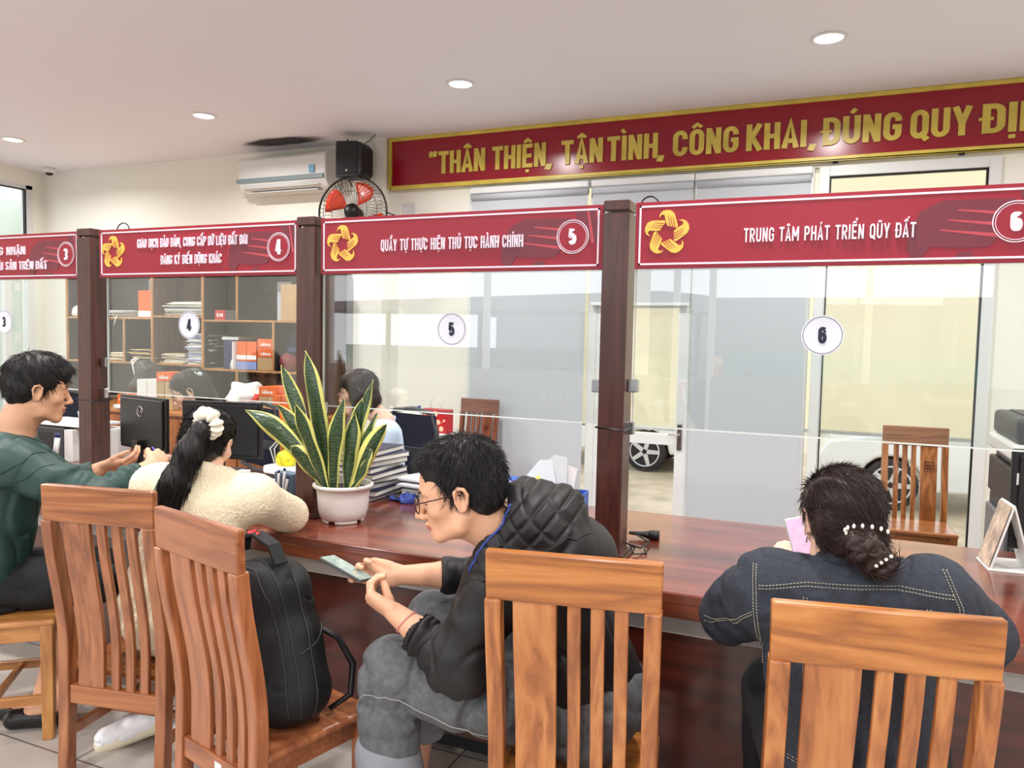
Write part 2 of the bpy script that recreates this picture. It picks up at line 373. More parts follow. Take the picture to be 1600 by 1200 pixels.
# floor tiles
fm = mat('floor_tile', (192, 184, 176), .25, spec=.5)
def tile_mat():
    n = fm.node_tree.nodes; l = fm.node_tree.links; b = n['Principled BSDF']
    tc = n.new('ShaderNodeTexCoord'); br = n.new('ShaderNodeTexBrick'); l.new(tc.outputs['Object'], br.inputs[0])
    br.offset = 0; br.inputs['Scale'].default_value = 1; br.inputs['Brick Width'].default_value = .6; br.inputs['Row Height'].default_value = .6
    br.inputs['Mortar Size'].default_value = .004; br.inputs['Mortar Smooth'].default_value = 0
    br.inputs['Color1'].default_value = lin((196, 188, 180)); br.inputs['Color2'].default_value = lin((190, 182, 174)); br.inputs['Mortar'].default_value = lin((118, 110, 102))
    ns = n.new('ShaderNodeTexNoise'); ns.inputs['Scale'].default_value = 3; ns.inputs['Detail'].default_value = 6; l.new(tc.outputs['Object'], ns.inputs[0])
    mx = n.new('ShaderNodeMix'); mx.data_type = 'RGBA'; mx.blend_type = 'MULTIPLY'; mx.inputs[0].default_value = .25
    l.new(br.outputs[0], mx.inputs[6]); l.new(ns.outputs[0], mx.inputs[7]); l.new(mx.outputs[2], b.inputs['Base Color'])
tile_mat()
struct('floor', MB().box(XL, XR, YF, YB + .2, -.05, 0), fm)
struct('ceiling', MB().box(XL - .3, XR + .2, YF - .2, YB + .2, CEIL, CEIL + .1), M_ceil)
# back wall with two openings: A x -2.99..-.235, B x -.19.. .89, head 2.76
wb = MB()
wb.box(XL - .2, -2.99, YB, YB + .2, 0, CEIL); wb.box(-2.99, .91, YB, YB + .2, 2.765, CEIL); wb.box(.91, XR, YB, YB + .2, 0, CEIL)
struct('wall_back', wb, M_wall)
struct('wall_back_pillar', MB().box(-4.10, -3.80, 5.87, YB, 0, CEIL), M_wall)
# left wall with glazed door opening near the back corner
wl = MB()
wl.box(XL - .2, XL, 5.84, YB + .2, 0, CEIL); wl.box(XL - .2, XL, 3.6, 5.84, 3.08, CEIL); wl.box(XL - .2, XL, YF, 3.6, 0, CEIL)
struct('wall_left', wl, M_wall)
struct('wall_right', MB().box(XR, XR + .2, YF, YB + .2, 0, CEIL), M_wall)
# front wall behind the camera: wide glazed shop front
wf = MB()
wf.box(XL, -6.6, YF - .2, YF, 0, CEIL); wf.box(3.4, XR, YF - .2, YF, 0, CEIL); wf.box(-6.6, 3.4, YF - .2, YF, 3.1, CEIL)
wf.box(-2.35, -2.1, YF - .2, YF, 0, 3.1)
struct('wall_front', wf, M_wall)
# window frames
def frame_rect(mb, x0, x1, z0, z1, y0, y1, w, wb_=None):
    wb_ = w if wb_ is None else wb_
    mb.box(x0, x0 + w, y0, y1, z0, z1); mb.box(x1 - w, x1, y0, y1, z0, z1)
    mb.box(x0 + w, x1 - w, y0, y1, z1 - w, z1); mb.box(x0 + w, x1 - w, y0, y1, z0, z0 + wb_)
f1 = MB(); frame_rect(f1, -2.99, -.235, 0, 2.765, 5.965, 6.06, .035, .05)
f1.box(-1.90, -1.83, 5.965, 6.06, .05, 2.73); f1.box(-1.17, -1.075, 5.965, 6.06, .05, 2.73)
f1.box(-1.83, -1.17, 5.975, 6.05, 1.76, 1.80); f1.box(-1.83, -1.17, 5.975, 6.05, .69, .775); f1.box(-1.83, -1.74, 5.97, 6.05, .05, 1.76)
f1.box(-.30, -.235, 5.96, 6.06, 0, 2.765)
w1 = struct('window_1', f1, M_alu, .004)
struct('pane', MB().box(-2.955, -1.90, 6.02, 6.026, .05, 2.73).box(-1.83, -1.17, 6.02, 6.026, .05, 2.73).box(-1.075, -.30, 6.02, 6.026, .05, 2.73), M_win, parent=w1)
hd = MB(); hd.box(-1.15, -1.115, 5.955, 5.965, .66, .86); hd.tube([(-1.132, 5.96, .78), (-1.132, 5.93, .78), (-1.21, 5.925, .78)], .007)
struct('door_handle', hd, M_chrome, parent=w1)
f2 = MB(); frame_rect(f2, -.205, .91, 0, 2.765, 5.955, 6.06, .07, .06)
w2 = struct('window_2', f2, M_alu, .004)
sl = MB(); frame_rect(sl, -.135, .84, .06, 2.695, 5.975, 6.0, .012); struct('rubber_seal', sl, M_seal, parent=w2)
struct('pane', MB().box(-.13, .835, 6.02, 6.026, .06, 2.69), M_win, parent=w2)
for bx in (-.12, .66):
    struct('fixing_bracket', MB().box(bx, bx + .035, 5.96, 5.979, 2.785, 2.80), M_dgrey, parent=w2)
# left wall glazing
f3 = MB(); x = XL
f3.box(x - .07, x + .0, 5.76, 5.84, 0, 3.08); f3.box(x - .07, x, 3.6, 5.84, 3.03, 3.08); f3.box(x - .06, x + .01, 5.5, 5.58, 0, 2.2); f3.box(x - .06, x + .01, 4.55, 4.62, 0, 3.03); f3.box(x - .06, x + .01, 3.6, 5.76, 2.2, 2.28)
w3 = struct('door_1', f3, M_alu, .004)
struct('rubber_seal', MB().box(x - .03, x + .005, 5.745, 5.76, 2.28, 3.03).box(x - .03, x + .005, 3.6, 5.76, 3.018, 3.03), M_seal, parent=w3)
struct('pane', MB().box(x - .03, x - .025, 3.6, 5.76, .0, 3.03), M_win, parent=w3)
struct('hinge', MB().box(x, x + .03, 5.60, 5.66, 1.35, 1.45).box(x, x + .03, 5.60, 5.66, 1.9, 2.0), M_alu, parent=w3)
# next room seen through the left glazing
struct('wall_next_room', MB().box(-11.5, -11.4, 2, 8, -.05, 3.4).box(-11.5, -8.56, 7.9, 8, -.05, 3.4), mat('next_room_paint', (200, 206, 196), .8))
struct('floor_next_room', MB().box(-11.5, XL - .0, 2, 8, -.06, -.012), fm)
pp = MB().box(-11.39, -11.385, 4.6, 5.6, .8, 2.0)
for k in range(5): pp.box(-11.384, -11.38, 4.7, 5.5, .9 + k * .2, 1.02 + k * .2, 1)
tag(pp.build('notice_poster', [mat('poster_paper', (205, 214, 208), .6), mat('poster_print', (186, 150, 110), .6)]), 'pale printed notice poster seen through the glass door at far left', 'poster')

# roller blinds inside the back windows
def blind(x0, x1, zb, label):
    b = empty('roller_blind', ((x0 + x1) / 2, 5.93, 2.73), 0, label, 'blind', 'grey roller blinds on the back window')
    w = (x1 - x0) / 2
    MB().box(-w, w, -.035, .03, -.02, .035).build('blind_cassette', M_alu, b, .012)
    MB().cyl((-w + .01, 0, -.045), (w - .01, 0, -.045), .03).build('blind_roll', M_blind, b)
    MB().box(-w + .012, w - .012, .0, .002, zb - 2.73, -.05).build('blind_fabric', M_blind, b)
    MB().box(-w + .012, w - .012, -.008, .01, zb - 2.755, zb - 2.73).build('bottom_bar', M_alu, b, .004)
blind(-2.955, -1.905, .10, 'wide grey roller blind pulled down behind the number 5 glass')
blind(-1.885, -1.075, 1.80, 'short grey roller blind stopping above the cream-lit window')
blind(-1.07, -.245, .10, 'grey roller blind pulled down between the two clear windows')
# outdoor awnings, cars, ground
tag(MB().box(-3.1, -1.0, 6.22, 6.225, .80, 3.0).box(-3.1, -1.0, 6.212, 6.232, .775, .80, 1).build('cream_awning', [M_shade, M_alu]), 'cream outdoor sunshade hanging behind the left door pane', 'sunshade')
tag(MB().box(-.6, 1.6, 6.22, 6.225, .86, 3.0).box(-.6, 1.6, 6.212, 6.232, .835, .86, 1).build('cream_awning', [M_shade, M_alu]), 'large cream outdoor sunshade filling the right window', 'sunshade')
gm = mat('wet_yard', (168, 152, 128), .3, var=.22, vscale=3, bump=.3, bscale=12)
struct('ground_back', MB().box(-14, 14, 6.2, 30, -.55, -.5), gm)
struct('ground_front', MB().box(-40, 30, -40, YF - .1, -.35, -.3), mat('yard_concrete', (176, 174, 170), .7, var=.15))
struct('wall_yard', MB().box(-14, 14, 15, 15.2, -.5, 2.6), mat('yard_wall', (214, 208, 190), .8))
def car(x, y, label):
    c = empty('car', (x, y, -.5), 0, label, 'car')
    cp = mat('white_car_paint', (206, 206, 204), .25, coat=.6)
    mb = MB()
    prof = [(-2.15, .32), (-2.18, .62), (-2.05, .82), (-1.2, .95), (-.55, 1.38), (.75, 1.42), (1.35, 1.02), (2.05, .95), (2.15, .6), (2.1, .3), (1.72, .28)] + \
        [(1.33 + .36 * math.cos(R(a)), .30 + .36 * math.sin(R(a))) for a in range(0, 181, 20)] + [(-.98 + .0, .24)] + [(-1.34 + .36 * math.cos(R(a)), .30 + .36 * math.sin(R(a))) for a in range(0, 181, 20)] + [(-1.8, .28)]
    mb.prism(prof, -.82, .82); mb.build('body', cp, c, .06)
    gl = MB(); gl.prism([(-1.12, .96), (-.55, 1.33), (.05, 1.36), (.05, .98)], -.83, .83).prism([(.12, .98), (.12, 1.36), (.72, 1.36), (1.2, 1.0)], -.83, .83); gl.build('side_window', mat('car_glass', (30, 34, 38), .1), c, .01)
    for wx in (-1.34, 1.33):
        for wy in (-.74, .74):
            w = MB().cyl((wx, wy - .1, .31), (wx, wy + .1, .31), .31, 28).build('wheel', mat('tyre', (28, 28, 30), .8), c, .02)
            h = MB(); sg = -1 if wy < 0 else 1
            for k in range(5):
                a = k * R(72); h.prism([(wx + .05 * math.cos(a + .8), .31 + .05 * math.sin(a + .8)), (wx + .22 * math.cos(a + .12), .31 + .22 * math.sin(a + .12)), (wx + .22 * math.cos(a - .12), .31 + .22 * math.sin(a - .12)), (wx + .05 * math.cos(a - .8), .31 + .05 * math.sin(a - .8))], wy + sg * .1, wy + sg * .115)
            h.tube([(wx + .225 * math.cos(R(a)), wy + sg * .105, .31 + .225 * math.sin(R(a))) for a in range(0, 360, 15)], .012, 6, closed=True)
            h.build('wheel_rim', mat('alloy', (196, 198, 200), .3, metal=.6), c)
    MB().box(-2.19, -2.1, -.6, .6, .45, .6).build('bumper', M_dgrey, c, .01)
    return c
car(-4.05, 12.4, 'white car whose alloy wheel shows under the left sunshade')
car(1.95, 11.2, 'white car outside the right window, under the sunshade')

# street side behind the camera (seen mirrored in the partition glass)
front = MB()
for xx in (-6.6, -4.2, -1.80, -1.4, .2, 1.8, 3.3): front.box(xx, xx + .07, YF - .12, YF - .05, 0, 3.1)
front.box(-6.6, 3.4, YF - .12, YF - .05, 2.5, 2.54)
w4 = struct('window_3', front, M_alu)
sb = tag(MB().box(-6.4, -1.9, YF + .25, YF + .29, .2, 1.12).box(-1.3, 3.2, YF + .25, YF + .29, .2, 1.12).build('reception_board', mat('board_grey', (140, 146, 152), .6)), 'grey low board with white lettering inside the front windows', 'board')
lettering('lettering', 'PHỤC VỤ', mat('board_letters', (172, 170, 178), .6), 0, 1, 0, 1, -.002, 0, .16, parent=None)
_lt = bpy.data.objects['lettering']; _lt.parent = sb; _lt.matrix_world = Matrix.Translation((-1.95, YF + .295, .70)) @ Matrix.Rotation(math.pi, 4, 'Z') @ Matrix.Diagonal((1.3, 1, .17, 1))
def shed():
    s = empty('parking_shed', (-6, -13, -.3), 0, 'grey corrugated parking shed on posts across the yard', 'shed')
    MB().prism([(-9, 2.5), (3, 2.5), (3, 2.9), (2, 3.0), (-9, 2.7)], -3, 0).build('roof', mat('shed_roof', (120, 124, 130), .6), s)
    for k in range(5): MB().box(-8.6 + k * 2.85, -8.5 + k * 2.85, -.3, -.2, 0, 2.5).build('post', M_dgrey, s)
    MB().box(-9, 9, -3, -2.9, .2, 1.5).build('mesh_fence', mat('teal_mesh', (96, 150, 146), .7), s)
shed()
def motorbike():
    b = empty('motorbike', (0, 0, -.3), 0, 'parked motorbike in the row under the shed', 'motorbike', 'motorbikes in the shed')
    for k, wx in enumerate((-.62, .62)):
        MB().tube([(wx + .26 * math.cos(R(a)), 0, .29 + .26 * math.sin(R(a))) for a in range(0, 360, 18)], .04, 8, closed=True).cyl((wx, -.03, .29), (wx, .03, .29), .09).build('wheel', mat('tyre', (28, 28, 30), .8), b)
    MB().prism([(-.62, .55), (-.75, .75), (-.2, .72), (.1, .45), (.42, .5), (.5, .95), (.38, .98), (.25, .6), (.05, .32), (-.35, .3)], -.12, .12).build('body', mat('bike_red', (150, 40, 44), .3), b, .03)
    MB().prism([(-.75, .75), (-.7, .82), (-.1, .78), (-.15, .70)], -.11, .11).build('saddle', M_black, b, .02)
    MB().tube([(.62, .1, .29), (.45, .08, .95)], .022).tube([(.62, -.1, .29), (.45, -.08, .95)], .022).tube([(.38, -.33, 1.02), (.45, 0, .97), (.38, .33, 1.02)], .018).build('fork', M_chrome, b)
    MB().sphere((.36, .34, 1.15), (.06, .09, .05)).sphere((.36, -.34, 1.15), (.06, .09, .05)).build('mirror', M_dgrey, b)
    return b
_mb = motorbike()
for k in range(9):
    o = _mb if k == 0 else copy_tree(_mb)
    o.location = (-11 + k * 1.1, -11.6 + .2 * math.sin(k * 3), -.3); o.rotation_euler = (0, 0, R(70 + 9 * math.sin(k * 5)))
struct('wall_gate', MB().box(2.2, 3.0, -9.4, -8.9, -.3, 2.9).box(3.0, 9.0, -9.3, -9.1, -.3, 2.45), mat('gate_wall', (186, 180, 170), .8))
struct('building_far', MB().box(-16, 16, -34, -30, -.3, 2.6).prism([(-17, 2.6), (17, 2.6), (14, 3.5), (-14, 3.5)], -34, -30), mat('far_grey', (128, 132, 138), .8))

# ------------------------------------------------------------------ ceiling fittings
def downlight():
    d = empty('ceiling_downlight', (0, 0, CEIL), 0, 'x', 'ceiling light', 'recessed ceiling downlights')
    MB().lathe([(.098, 0), (.098, -.006), (.082, -.012), (.078, -.004)], n=40).build('trim_ring', M_white, d)
    MB().lathe([(.077, -.003), (.077, -.006)], n=40).build('diffuser', mat('lamp_diffuser', (255, 252, 244), .5, emit=9), d)
    return d
DL = {0: 'downlight nearest the ceiling camera, leftmost of the lit row', 1: 'lit downlight left of the air conditioner, second of the row from the left', 2: 'lit downlight above the red slogan banner’s left words', 3: 'ring-trimmed downlight at top right above the banner’s last words'}
_d = downlight()
for i, (x, y) in enumerate(LAMPS):
    o = _d if i == 0 else copy_tree(_d)
    o.location = (x, y, CEIL)
    o['label'] = DL.get(i, 'recessed downlight in the ceiling nearer the camera than the back row')
    if i > 3: o['group'] = 'ceiling downlights above and behind the camera'
tag(MB().lathe([(.055, 0), (.06, -.035), (.05, -.055)]).build('dome', M_white), 'x', 'y')
dm = bpy.data.objects['dome']; del dm['label']; del dm['category']
cm = empty('dome_camera', (-8.03, 5.80, CEIL), 0, 'small white dome security camera under the ceiling at the far left corner', 'security camera'); dm.parent = cm
MB().sphere((0, 0, -.05), (.042, .042, .035)).build('lens_dome', M_black, cm)
def soot():
    m = bpy.data.materials.new('soot'); m.use_nodes = True; n = m.node_tree.nodes; l = m.node_tree.links; b = n['Principled BSDF']
    b.inputs['Base Color'].default_value = lin((70, 66, 68)); b.inputs['Roughness'].default_value = .9
    tc = n.new('ShaderNodeTexCoord'); ln = n.new('ShaderNodeVectorMath'); ln.operation = 'LENGTH'; l.new(tc.outputs['Object'], ln.inputs[0])
    ns = n.new('ShaderNodeTexNoise'); ns.inputs['Scale'].default_value = 5; l.new(tc.outputs['Object'], ns.inputs[0])
    a = n.new('ShaderNodeMath'); a.operation = 'MULTIPLY_ADD'; a.inputs[1].default_value = .25; l.new(ns.outputs[0], a.inputs[0]); l.new(ln.outputs['Value'], a.inputs[2])
    mr = n.new('ShaderNodeMapRange'); mr.inputs['From Min'].default_value = .30; mr.inputs['From Max'].default_value = .60; mr.inputs['To Min'].default_value = .85; mr.inputs['To Max'].default_value = 0; mr.interpolation_type = 'SMOOTHSTEP'
    l.new(a.outputs[0], mr.inputs['Value']); l.new(mr.outputs[0], b.inputs['Alpha'])
    o = MB().lathe([(.56, 0), (.56, -.002)], n=40, smooth=False).build('soot_mark', m); o.location = (-4.78, 5.70, CEIL - .001); o.scale = (1.05, .30, 1)
    tag(o, 'dark sooty smudge on the ceiling above the air conditioner', 'stain', kind='stuff')
soot()

# air conditioner
ac = empty('air_conditioner', (-4.84, 5.98, 2.98), 0, 'white wall air conditioner with a grey louvre stripe and blue sticker', 'air conditioner')
MB().prism([(0, 0)] * 0 or [(-.005, -.16), (-.19, -.14), (-.235, -.08), (-.245, .13), (-.23, .16), (-.005, .165)], -.49, .52).build('tmp', M_white)
_t = bpy.data.objects['tmp']; _t.data.transform(Matrix(((0, 1, 0, 0), (1, 0, 0, 0), (0, 0, 1, 0), (0, 0, 0, 1)))); _t.data.flip_normals(); _t.name = 'casing'; _t.parent = ac
_m = _t.modifiers.new('bevel', 'BEVEL'); _m.width = .012; _m.segments = 3
MB().box(-.50, .50, -.252, -.236, -.075, -.035).build('louvre_stripe', mat('louvre_grey', (126, 142, 146), .4), ac, .004)
MB().box(-.44, .44, -.236, -.20, -.128, -.118).box(-.40, .40, -.19, -.12, -.163, -.152).build('outlet_flap', mat('flap_grey', (196, 196, 192), .5), ac, .002)
MB().box(.345, .40, -.252, -.246, -.02, .045).build('energy_sticker', mat('sticker_blue', (120, 176, 214), .5), ac)
# wall speaker
sp = empty('wall_speaker', (-3.965, 5.68, 2.86), 0, 'black wall loudspeaker on the pillar above the orange fan', 'loudspeaker')
MB().prism([(-.14, 0), (.10, 0), (.13, .03), (.13, .25), (.08, .30), (-.14, .315)], -.09, .09).build('cabinet', mat('speaker_black', (26, 27, 32), .55), sp, .01)
MB().box(-.125, .085, -.096, -.088, .02, .29).build('grille', mat('speaker_grille', (20, 21, 26), .7, bump=.5, bscale=400), sp, .002)
MB().cyl((-.02, -.1, .055), (-.02, -.094, .055), .012).build('badge', M_chrome, sp)
MB().tube([(.02, .09, .2), (.02, .19, .24)], .014).build('bracket', M_black, sp)
MB().tube([(-.16, .12, .38), (-.18, .1, .3), (-.15, .02, .12), (-.1, .05, .02), (-.08, .08, -.05)], .006).tube([(.06, .06, .31), (.10, .08, .34), (.14, .1, .39)], .004).build('cable', M_black, sp)

# orange wall fan
fan = empty('wall_fan', (-3.93, 5.60, 2.56), 0, 'wall fan with translucent orange blades and black wire cage', 'fan')
fan.rotation_euler = (R(-4), 0, R(14))
cg = MB()
for rr, yy in ((.305, 0), (.305, .012)): cg.tube([(rr * math.cos(R(a)), yy, rr * math.sin(R(a))) for a in range(0, 360, 8)], .007, 6, closed=True)
for k in range(48):
    a = k * R(7.5)
    for sg in (-1, 1):
        cg.tube([(r_ * math.cos(a + tw), sg * dy, r_ * math.sin(a + tw)) for r_, dy, tw in ((.305, .0, 0), (.26, .055, .06), (.16, .08, .12), (.06, .085, .2))], .0016, 4, cap=False)
for rr, dy in ((.24, .06), (.16, .08)): cg.tube([(rr * math.cos(R(a)), -dy, rr * math.sin(R(a))) for a in range(0, 360, 12)], .0022, 5, closed=True)
cg.build('wire_cage', mat('cage_black', (30, 30, 32), .35), fan)
mo = mat('blade_orange', (226, 62, 24), .35, coat=.3)
for k in range(4):
    b = MB(); a0 = R(52 + 90 * k); vs = []; n1, n2 = 9, 7
    for i in range(n1):
        r_ = .05 + .215 * i / (n1 - 1); wid = .30 + .62 * math.sin(min(1, i / (n1 - 1) * 1.1) * math.pi * .62)
        if i == n1 - 1: wid *= .86
        for j in range(n2):
            tt = (j / (n2 - 1) - .5); an = a0 + tt * wid + .25 * (i / (n1 - 1)) ** 2
            vs.append((r_ * math.cos(an), .035 * tt * 1.6 + .01, r_ * math.sin(an)))
    b.add(vs, [(i * n2 + j, i * n2 + j + 1, (i + 1) * n2 + j + 1, (i + 1) * n2 + j) for i in range(n1 - 1) for j in range(n2 - 1)], 0, True)
    o = b.build('fan_blade', mo, fan); s_ = o.modifiers.new('solid', 'SOLIDIFY'); s_.thickness = .003
MB().lathe([(.065, 0), (.07, .02), (.055, .06), (.01, .075)], n=24, M=T(rx=R(90))).build('hub', M_black, fan)
MB().tube([(0, .02, 0), (0, .12, 0)], .06, 16).tube([(.0, .12, .0), (.0, .17, -.08), (0, .26, -.12)], .03, 12).build('motor', M_black, fan)
MB().box(-.06, .06, .24, .27, -.25, -.02).build('wall_plate', M_black, fan, .01)
tag(MB().tube([(-3.62, 5.66, 2.55), (-3.56, 5.9, 2.52), (-3.50, 5.95, 2.46), (-3.40, 5.96, 2.46)], .006).sphere((-3.50, 5.95, 2.46), (.04, .02, .018)).build('fan_cable', M_black), 'thin black fan cable with plug above sign 5', 'cable')
tag(MB().box(-3.66, -3.53, 5.972, 5.981, 2.56, 2.68).box(-3.635, -3.60, 5.968, 5.973, 2.60, 2.64).build('wall_socket', mat('socket_grey', (206, 206, 208), .4), None, .003), 'white wall socket beneath the banner’s left end', 'socket')
# remote control in a holder
rm = empty('remote_holder', (-4.27, 5.98, 1.30), 0, 'wall remote control in a white holder beside the cabinet', 'remote control')
MB().box(-.03, .03, -.022, -.002, -.12, .01).build('holder', M_white, rm, .004)
MB().box(-.026, .026, -.032, -.014, -.08, .10).build('remote', mat('remote_grey', (166, 168, 166), .4), rm, .005)
MB().box(-.018, .018, -.034, -.031, .03, .08).build('display', mat('lcd', (90, 98, 92), .3), rm)

# ------------------------------------------------------------------ slogan banner
bn = empty('slogan_banner', (0, 5.955, 0), 0, 'long red slogan banner with gold letters and gold frame under the ceiling', 'banner')
MB().box(-3.765, 2.4, -.008, .02, 2.815, 3.235).build('banner_board', M_banner, bn)
fr = MB(); frame_rect(fr, -3.785, 2.42, 2.80, 3.248, -.028, .02, .03); fr.build('gold_frame', M_bangold, bn, .006)
for s_, a, b, c in (('“', -3.368, -3.291, 0), ('THÂN', -3.279, -2.835, 0), ('THIỆN', -2.768, -2.287, 0), (',', -2.283, -2.231, 0), ('TẬN', -2.153, -1.806, 0), ('TÌNH', -1.77, -1.368, 0), (',', -1.365, -1.318, 0),
                    ('CÔNG', -1.252, -.769, 0), ('KHAI', -.714, -.30, 0), (',', -.28, -.235, 0), ('ĐÚNG', -.192, .307, 0), ('QUY', .359, .72, 0), ('ĐỊNH', .78, 1.27, 0), ('PHÁP', 1.34, 1.80, 0), ('LUẬT', 1.86, 2.3, 0)):
    lettering('gold_lettering', s_, M_bangold, a, b, 2.908, 3.098, -.022, -.007, .165, .06, bn)

# ------------------------------------------------------------------ partition posts
def post(x, label, lo=.75):
    p = empty('partition_post', (x, 2.535, lo), 0, label, 'post', 'dark wooden partition posts')
    MB().box(0, .091, 0, .10, .0, 1.18).build('shaft', W_post, p, .004)
    MB().box(0, .091, 0, .10, 1.187, 1.222).build('cap', W_post, p, .005)
    MB().box(-.012, .103, -.012, .112, 0, .018).box(-.022, .113, -.022, .122, 0, .010).build('plinth', W_post, p, .003)
    return p
post(-3.331, 'dark wooden post between signs 3 and 4')
post(-2.050, 'dark wooden post between signs 4 and 5, behind the snake plant')
post(-.764, 'dark wooden post between signs 5 and 6')
def tie(x, z, label):
    tag(MB().tube([(x - .004, 2.531, z + .004), (x + .095, 2.531, z), (x + .096, 2.64, z), (x - .004, 2.64, z + .002)], .0035, 6, closed=True).build('cable_tie', M_black), label, 'cable')
tie(-.764, 1.197, 'black cable tied round the post left of the number 6 glass'); tie(-3.331, 1.165, 'black cable tied round the post beside the green jacket man')

# ------------------------------------------------------------------ counter signs
def hand_poly():
    out = [(-.36, .68), (-.33, .86), (-.2, .99), (-.02, 1.03), (.17, 1.0), (.32, .86), (.40, .62), (.50, .28), (.42, .20)]
    inn = [(.30, .25), (.16, .28), (.02, .33), (-.06, .55), (-.12, .80), (-.24, .84)]
    return out + inn
def emblem(parent, m, mg, cx, cz, r, y0, y1, clip=None, name='emblem'):
    mb = MB(); mg_ = MB()
    for k in range(5):
        a = -R(72) * k; ca, sa = math.cos(a), math.sin(a)
        rot = lambda p: (cx + r * (p[0] * ca - p[1] * sa), cz + r * (p[0] * sa + p[1] * ca))
        mb.prism([rot(p) for p in hand_poly()], y0 - k * .00012, y1)
        for g in range(3):
            x0 = .00 + g * .11; p0 = (x0 + .05, .78 - g * .04); p1 = (x0 + .145, .27 - g * .02)
            mg_.prism([rot((p0[0] - .004, p0[1])), rot((p0[0] + .008, p0[1])), rot((p1[0] + .02, p1[1])), rot((p1[0] - .02, p1[1]))], y0 - .0009, y1)
    o = []
    for q, mt, nm in ((mb, m, name), (mg_, mg, name + '_finger_line')):
        ob = q.build(nm, mt, parent, fixn=False)
        if clip:
            b = bmesh.new(); b.from_mesh(ob.data)
            for co_, no in (((clip[0], 0, 0), (-1, 0, 0)), ((clip[1], 0, 0), (1, 0, 0)), ((0, 0, clip[2]), (0, 0, -1)), ((0, 0, clip[3]), (0, 0, 1))):
                bmesh.ops.bisect_plane(b, geom=b.verts[:] + b.edges[:] + b.faces[:], plane_co=co_, plane_no=no, clear_outer=True)
            b.to_mesh(ob.data); b.free()
        o.append(ob)
    return o
M_line = mat('motif_line', (186, 66, 78), .35)
def numeral(parent, ch, cx, cz, h, y0, y1, m):
    st, w = text_strokes(ch, .24, 0); sx = h * 1.05
    mb = MB(); stroke_mb(mb, st, y0, y1, sx, h, cx - w * sx / 2, cz - h / 2, .38)
    mb.build('numeral', m, parent, fixn=False)
def sign(x0, x1, num, lines, label, emx, circ):
    y = 2.553; s = empty('counter_sign', (0, y, 0), 0, label, 'sign', 'red numbered counter signs')
    z0, z1 = 1.742, 1.962
    MB().box(x0, x1, 0, .018, z0, z1).build('sign_board', M_sign, s, .001)
    fr = MB(); t = .006; a, b, c, d = x0 + .013, x1 - .013, z0 + .012, z1 - .012
    fr.box(a, b, -.002, .001, d - t, d).box(a, b, -.002, .001, c, c + t).box(a, a + t, -.002, .001, c, d).box(b - t, b, -.002, .001, c, d); fr.build('white_border', M_signw, s)
    emblem(s, M_signd, M_line, circ + .03, 1.752, .30, -.0012, .001, (a + t, b - t, c + t, d - t), 'motif')
    if emx is not None: emblem(s, M_gold, M_sign, emx, 1.858, .073, -.003, .001)
    MB().lathe([(.0535, 0), (.0535, .001)], n=48, M=T(circ, -.0025, 1.856, rx=R(90)), smooth=False).build('disc', M_sign, s)
    rg = MB()
    for rr, th in ((.057, .0018), (.0505, .0012)): rg.tube([(circ + rr * math.cos(R(q)), -.003, 1.856 + rr * math.sin(R(q))) for q in range(0, 360, 8)], th, 6, closed=True)
    rg.build('ring', M_signw, s)
    numeral(s, num, circ, 1.856, .062, -.006, -.002, M_signw)
    for tx, a_, b_, zb, zt in lines: lettering('lettering', tx, M_signw, a_, b_, zb, zt, -.0035, .001, .135, .12, s)
sign(-4.45, -3.335, '3', [('GIẤY CHỨNG NHẬN', -4.20, -3.713, 1.862, 1.902), ('VÀ ĐĂNG KÝ BỔ SUNG TÀI SẢN TRÊN ĐẤT', -4.42, -3.553, 1.788, 1.828)], 'red sign 3 cut off by the left edge of the view', None, -3.422)
sign(-3.20, -2.052, '4', [('GIAO DỊCH BẢO ĐẢM, CUNG CẤP DỮ LIỆU ĐẤT ĐAI', -2.954, -2.314, 1.872, 1.912), ('ĐĂNG KÝ BIẾN ĐỘNG KHÁC', -2.81, -2.457, 1.796, 1.836)], 'red sign 4 with two lines of white lettering', -3.108, -2.152)
sign(-1.942, -.768, '5', [('QUẦY TỰ THỰC HIỆN THỦ TỤC HÀNH CHÍNH', -1.657, -1.061, 1.826, 1.870)], 'red sign 5 above the snake plant and black jacket man', -1.836, -.876)
sign(-.655, .52, '6', [('TRUNG TÂM PHÁT TRIỂN QŨY ĐẤT', -.303, .182, 1.820, 1.864)], 'red sign 6 at the right, above the denim jacket woman', -.549, .432)
for bx, rr in ((-3.10, .04), (-.62, .03)):
    tag(MB().tube([(bx + rr * math.cos(R(a)), 2.60, 1.962 + rr * .9 * math.sin(R(a))) for a in range(0, 181, 15)], .003, 6).build('cable_loop', M_black), 'loop of black wire poking above the top left corner of sign %s' % ('4' if bx < -2 else '6'), 'cable', 'wire loops above the signs')

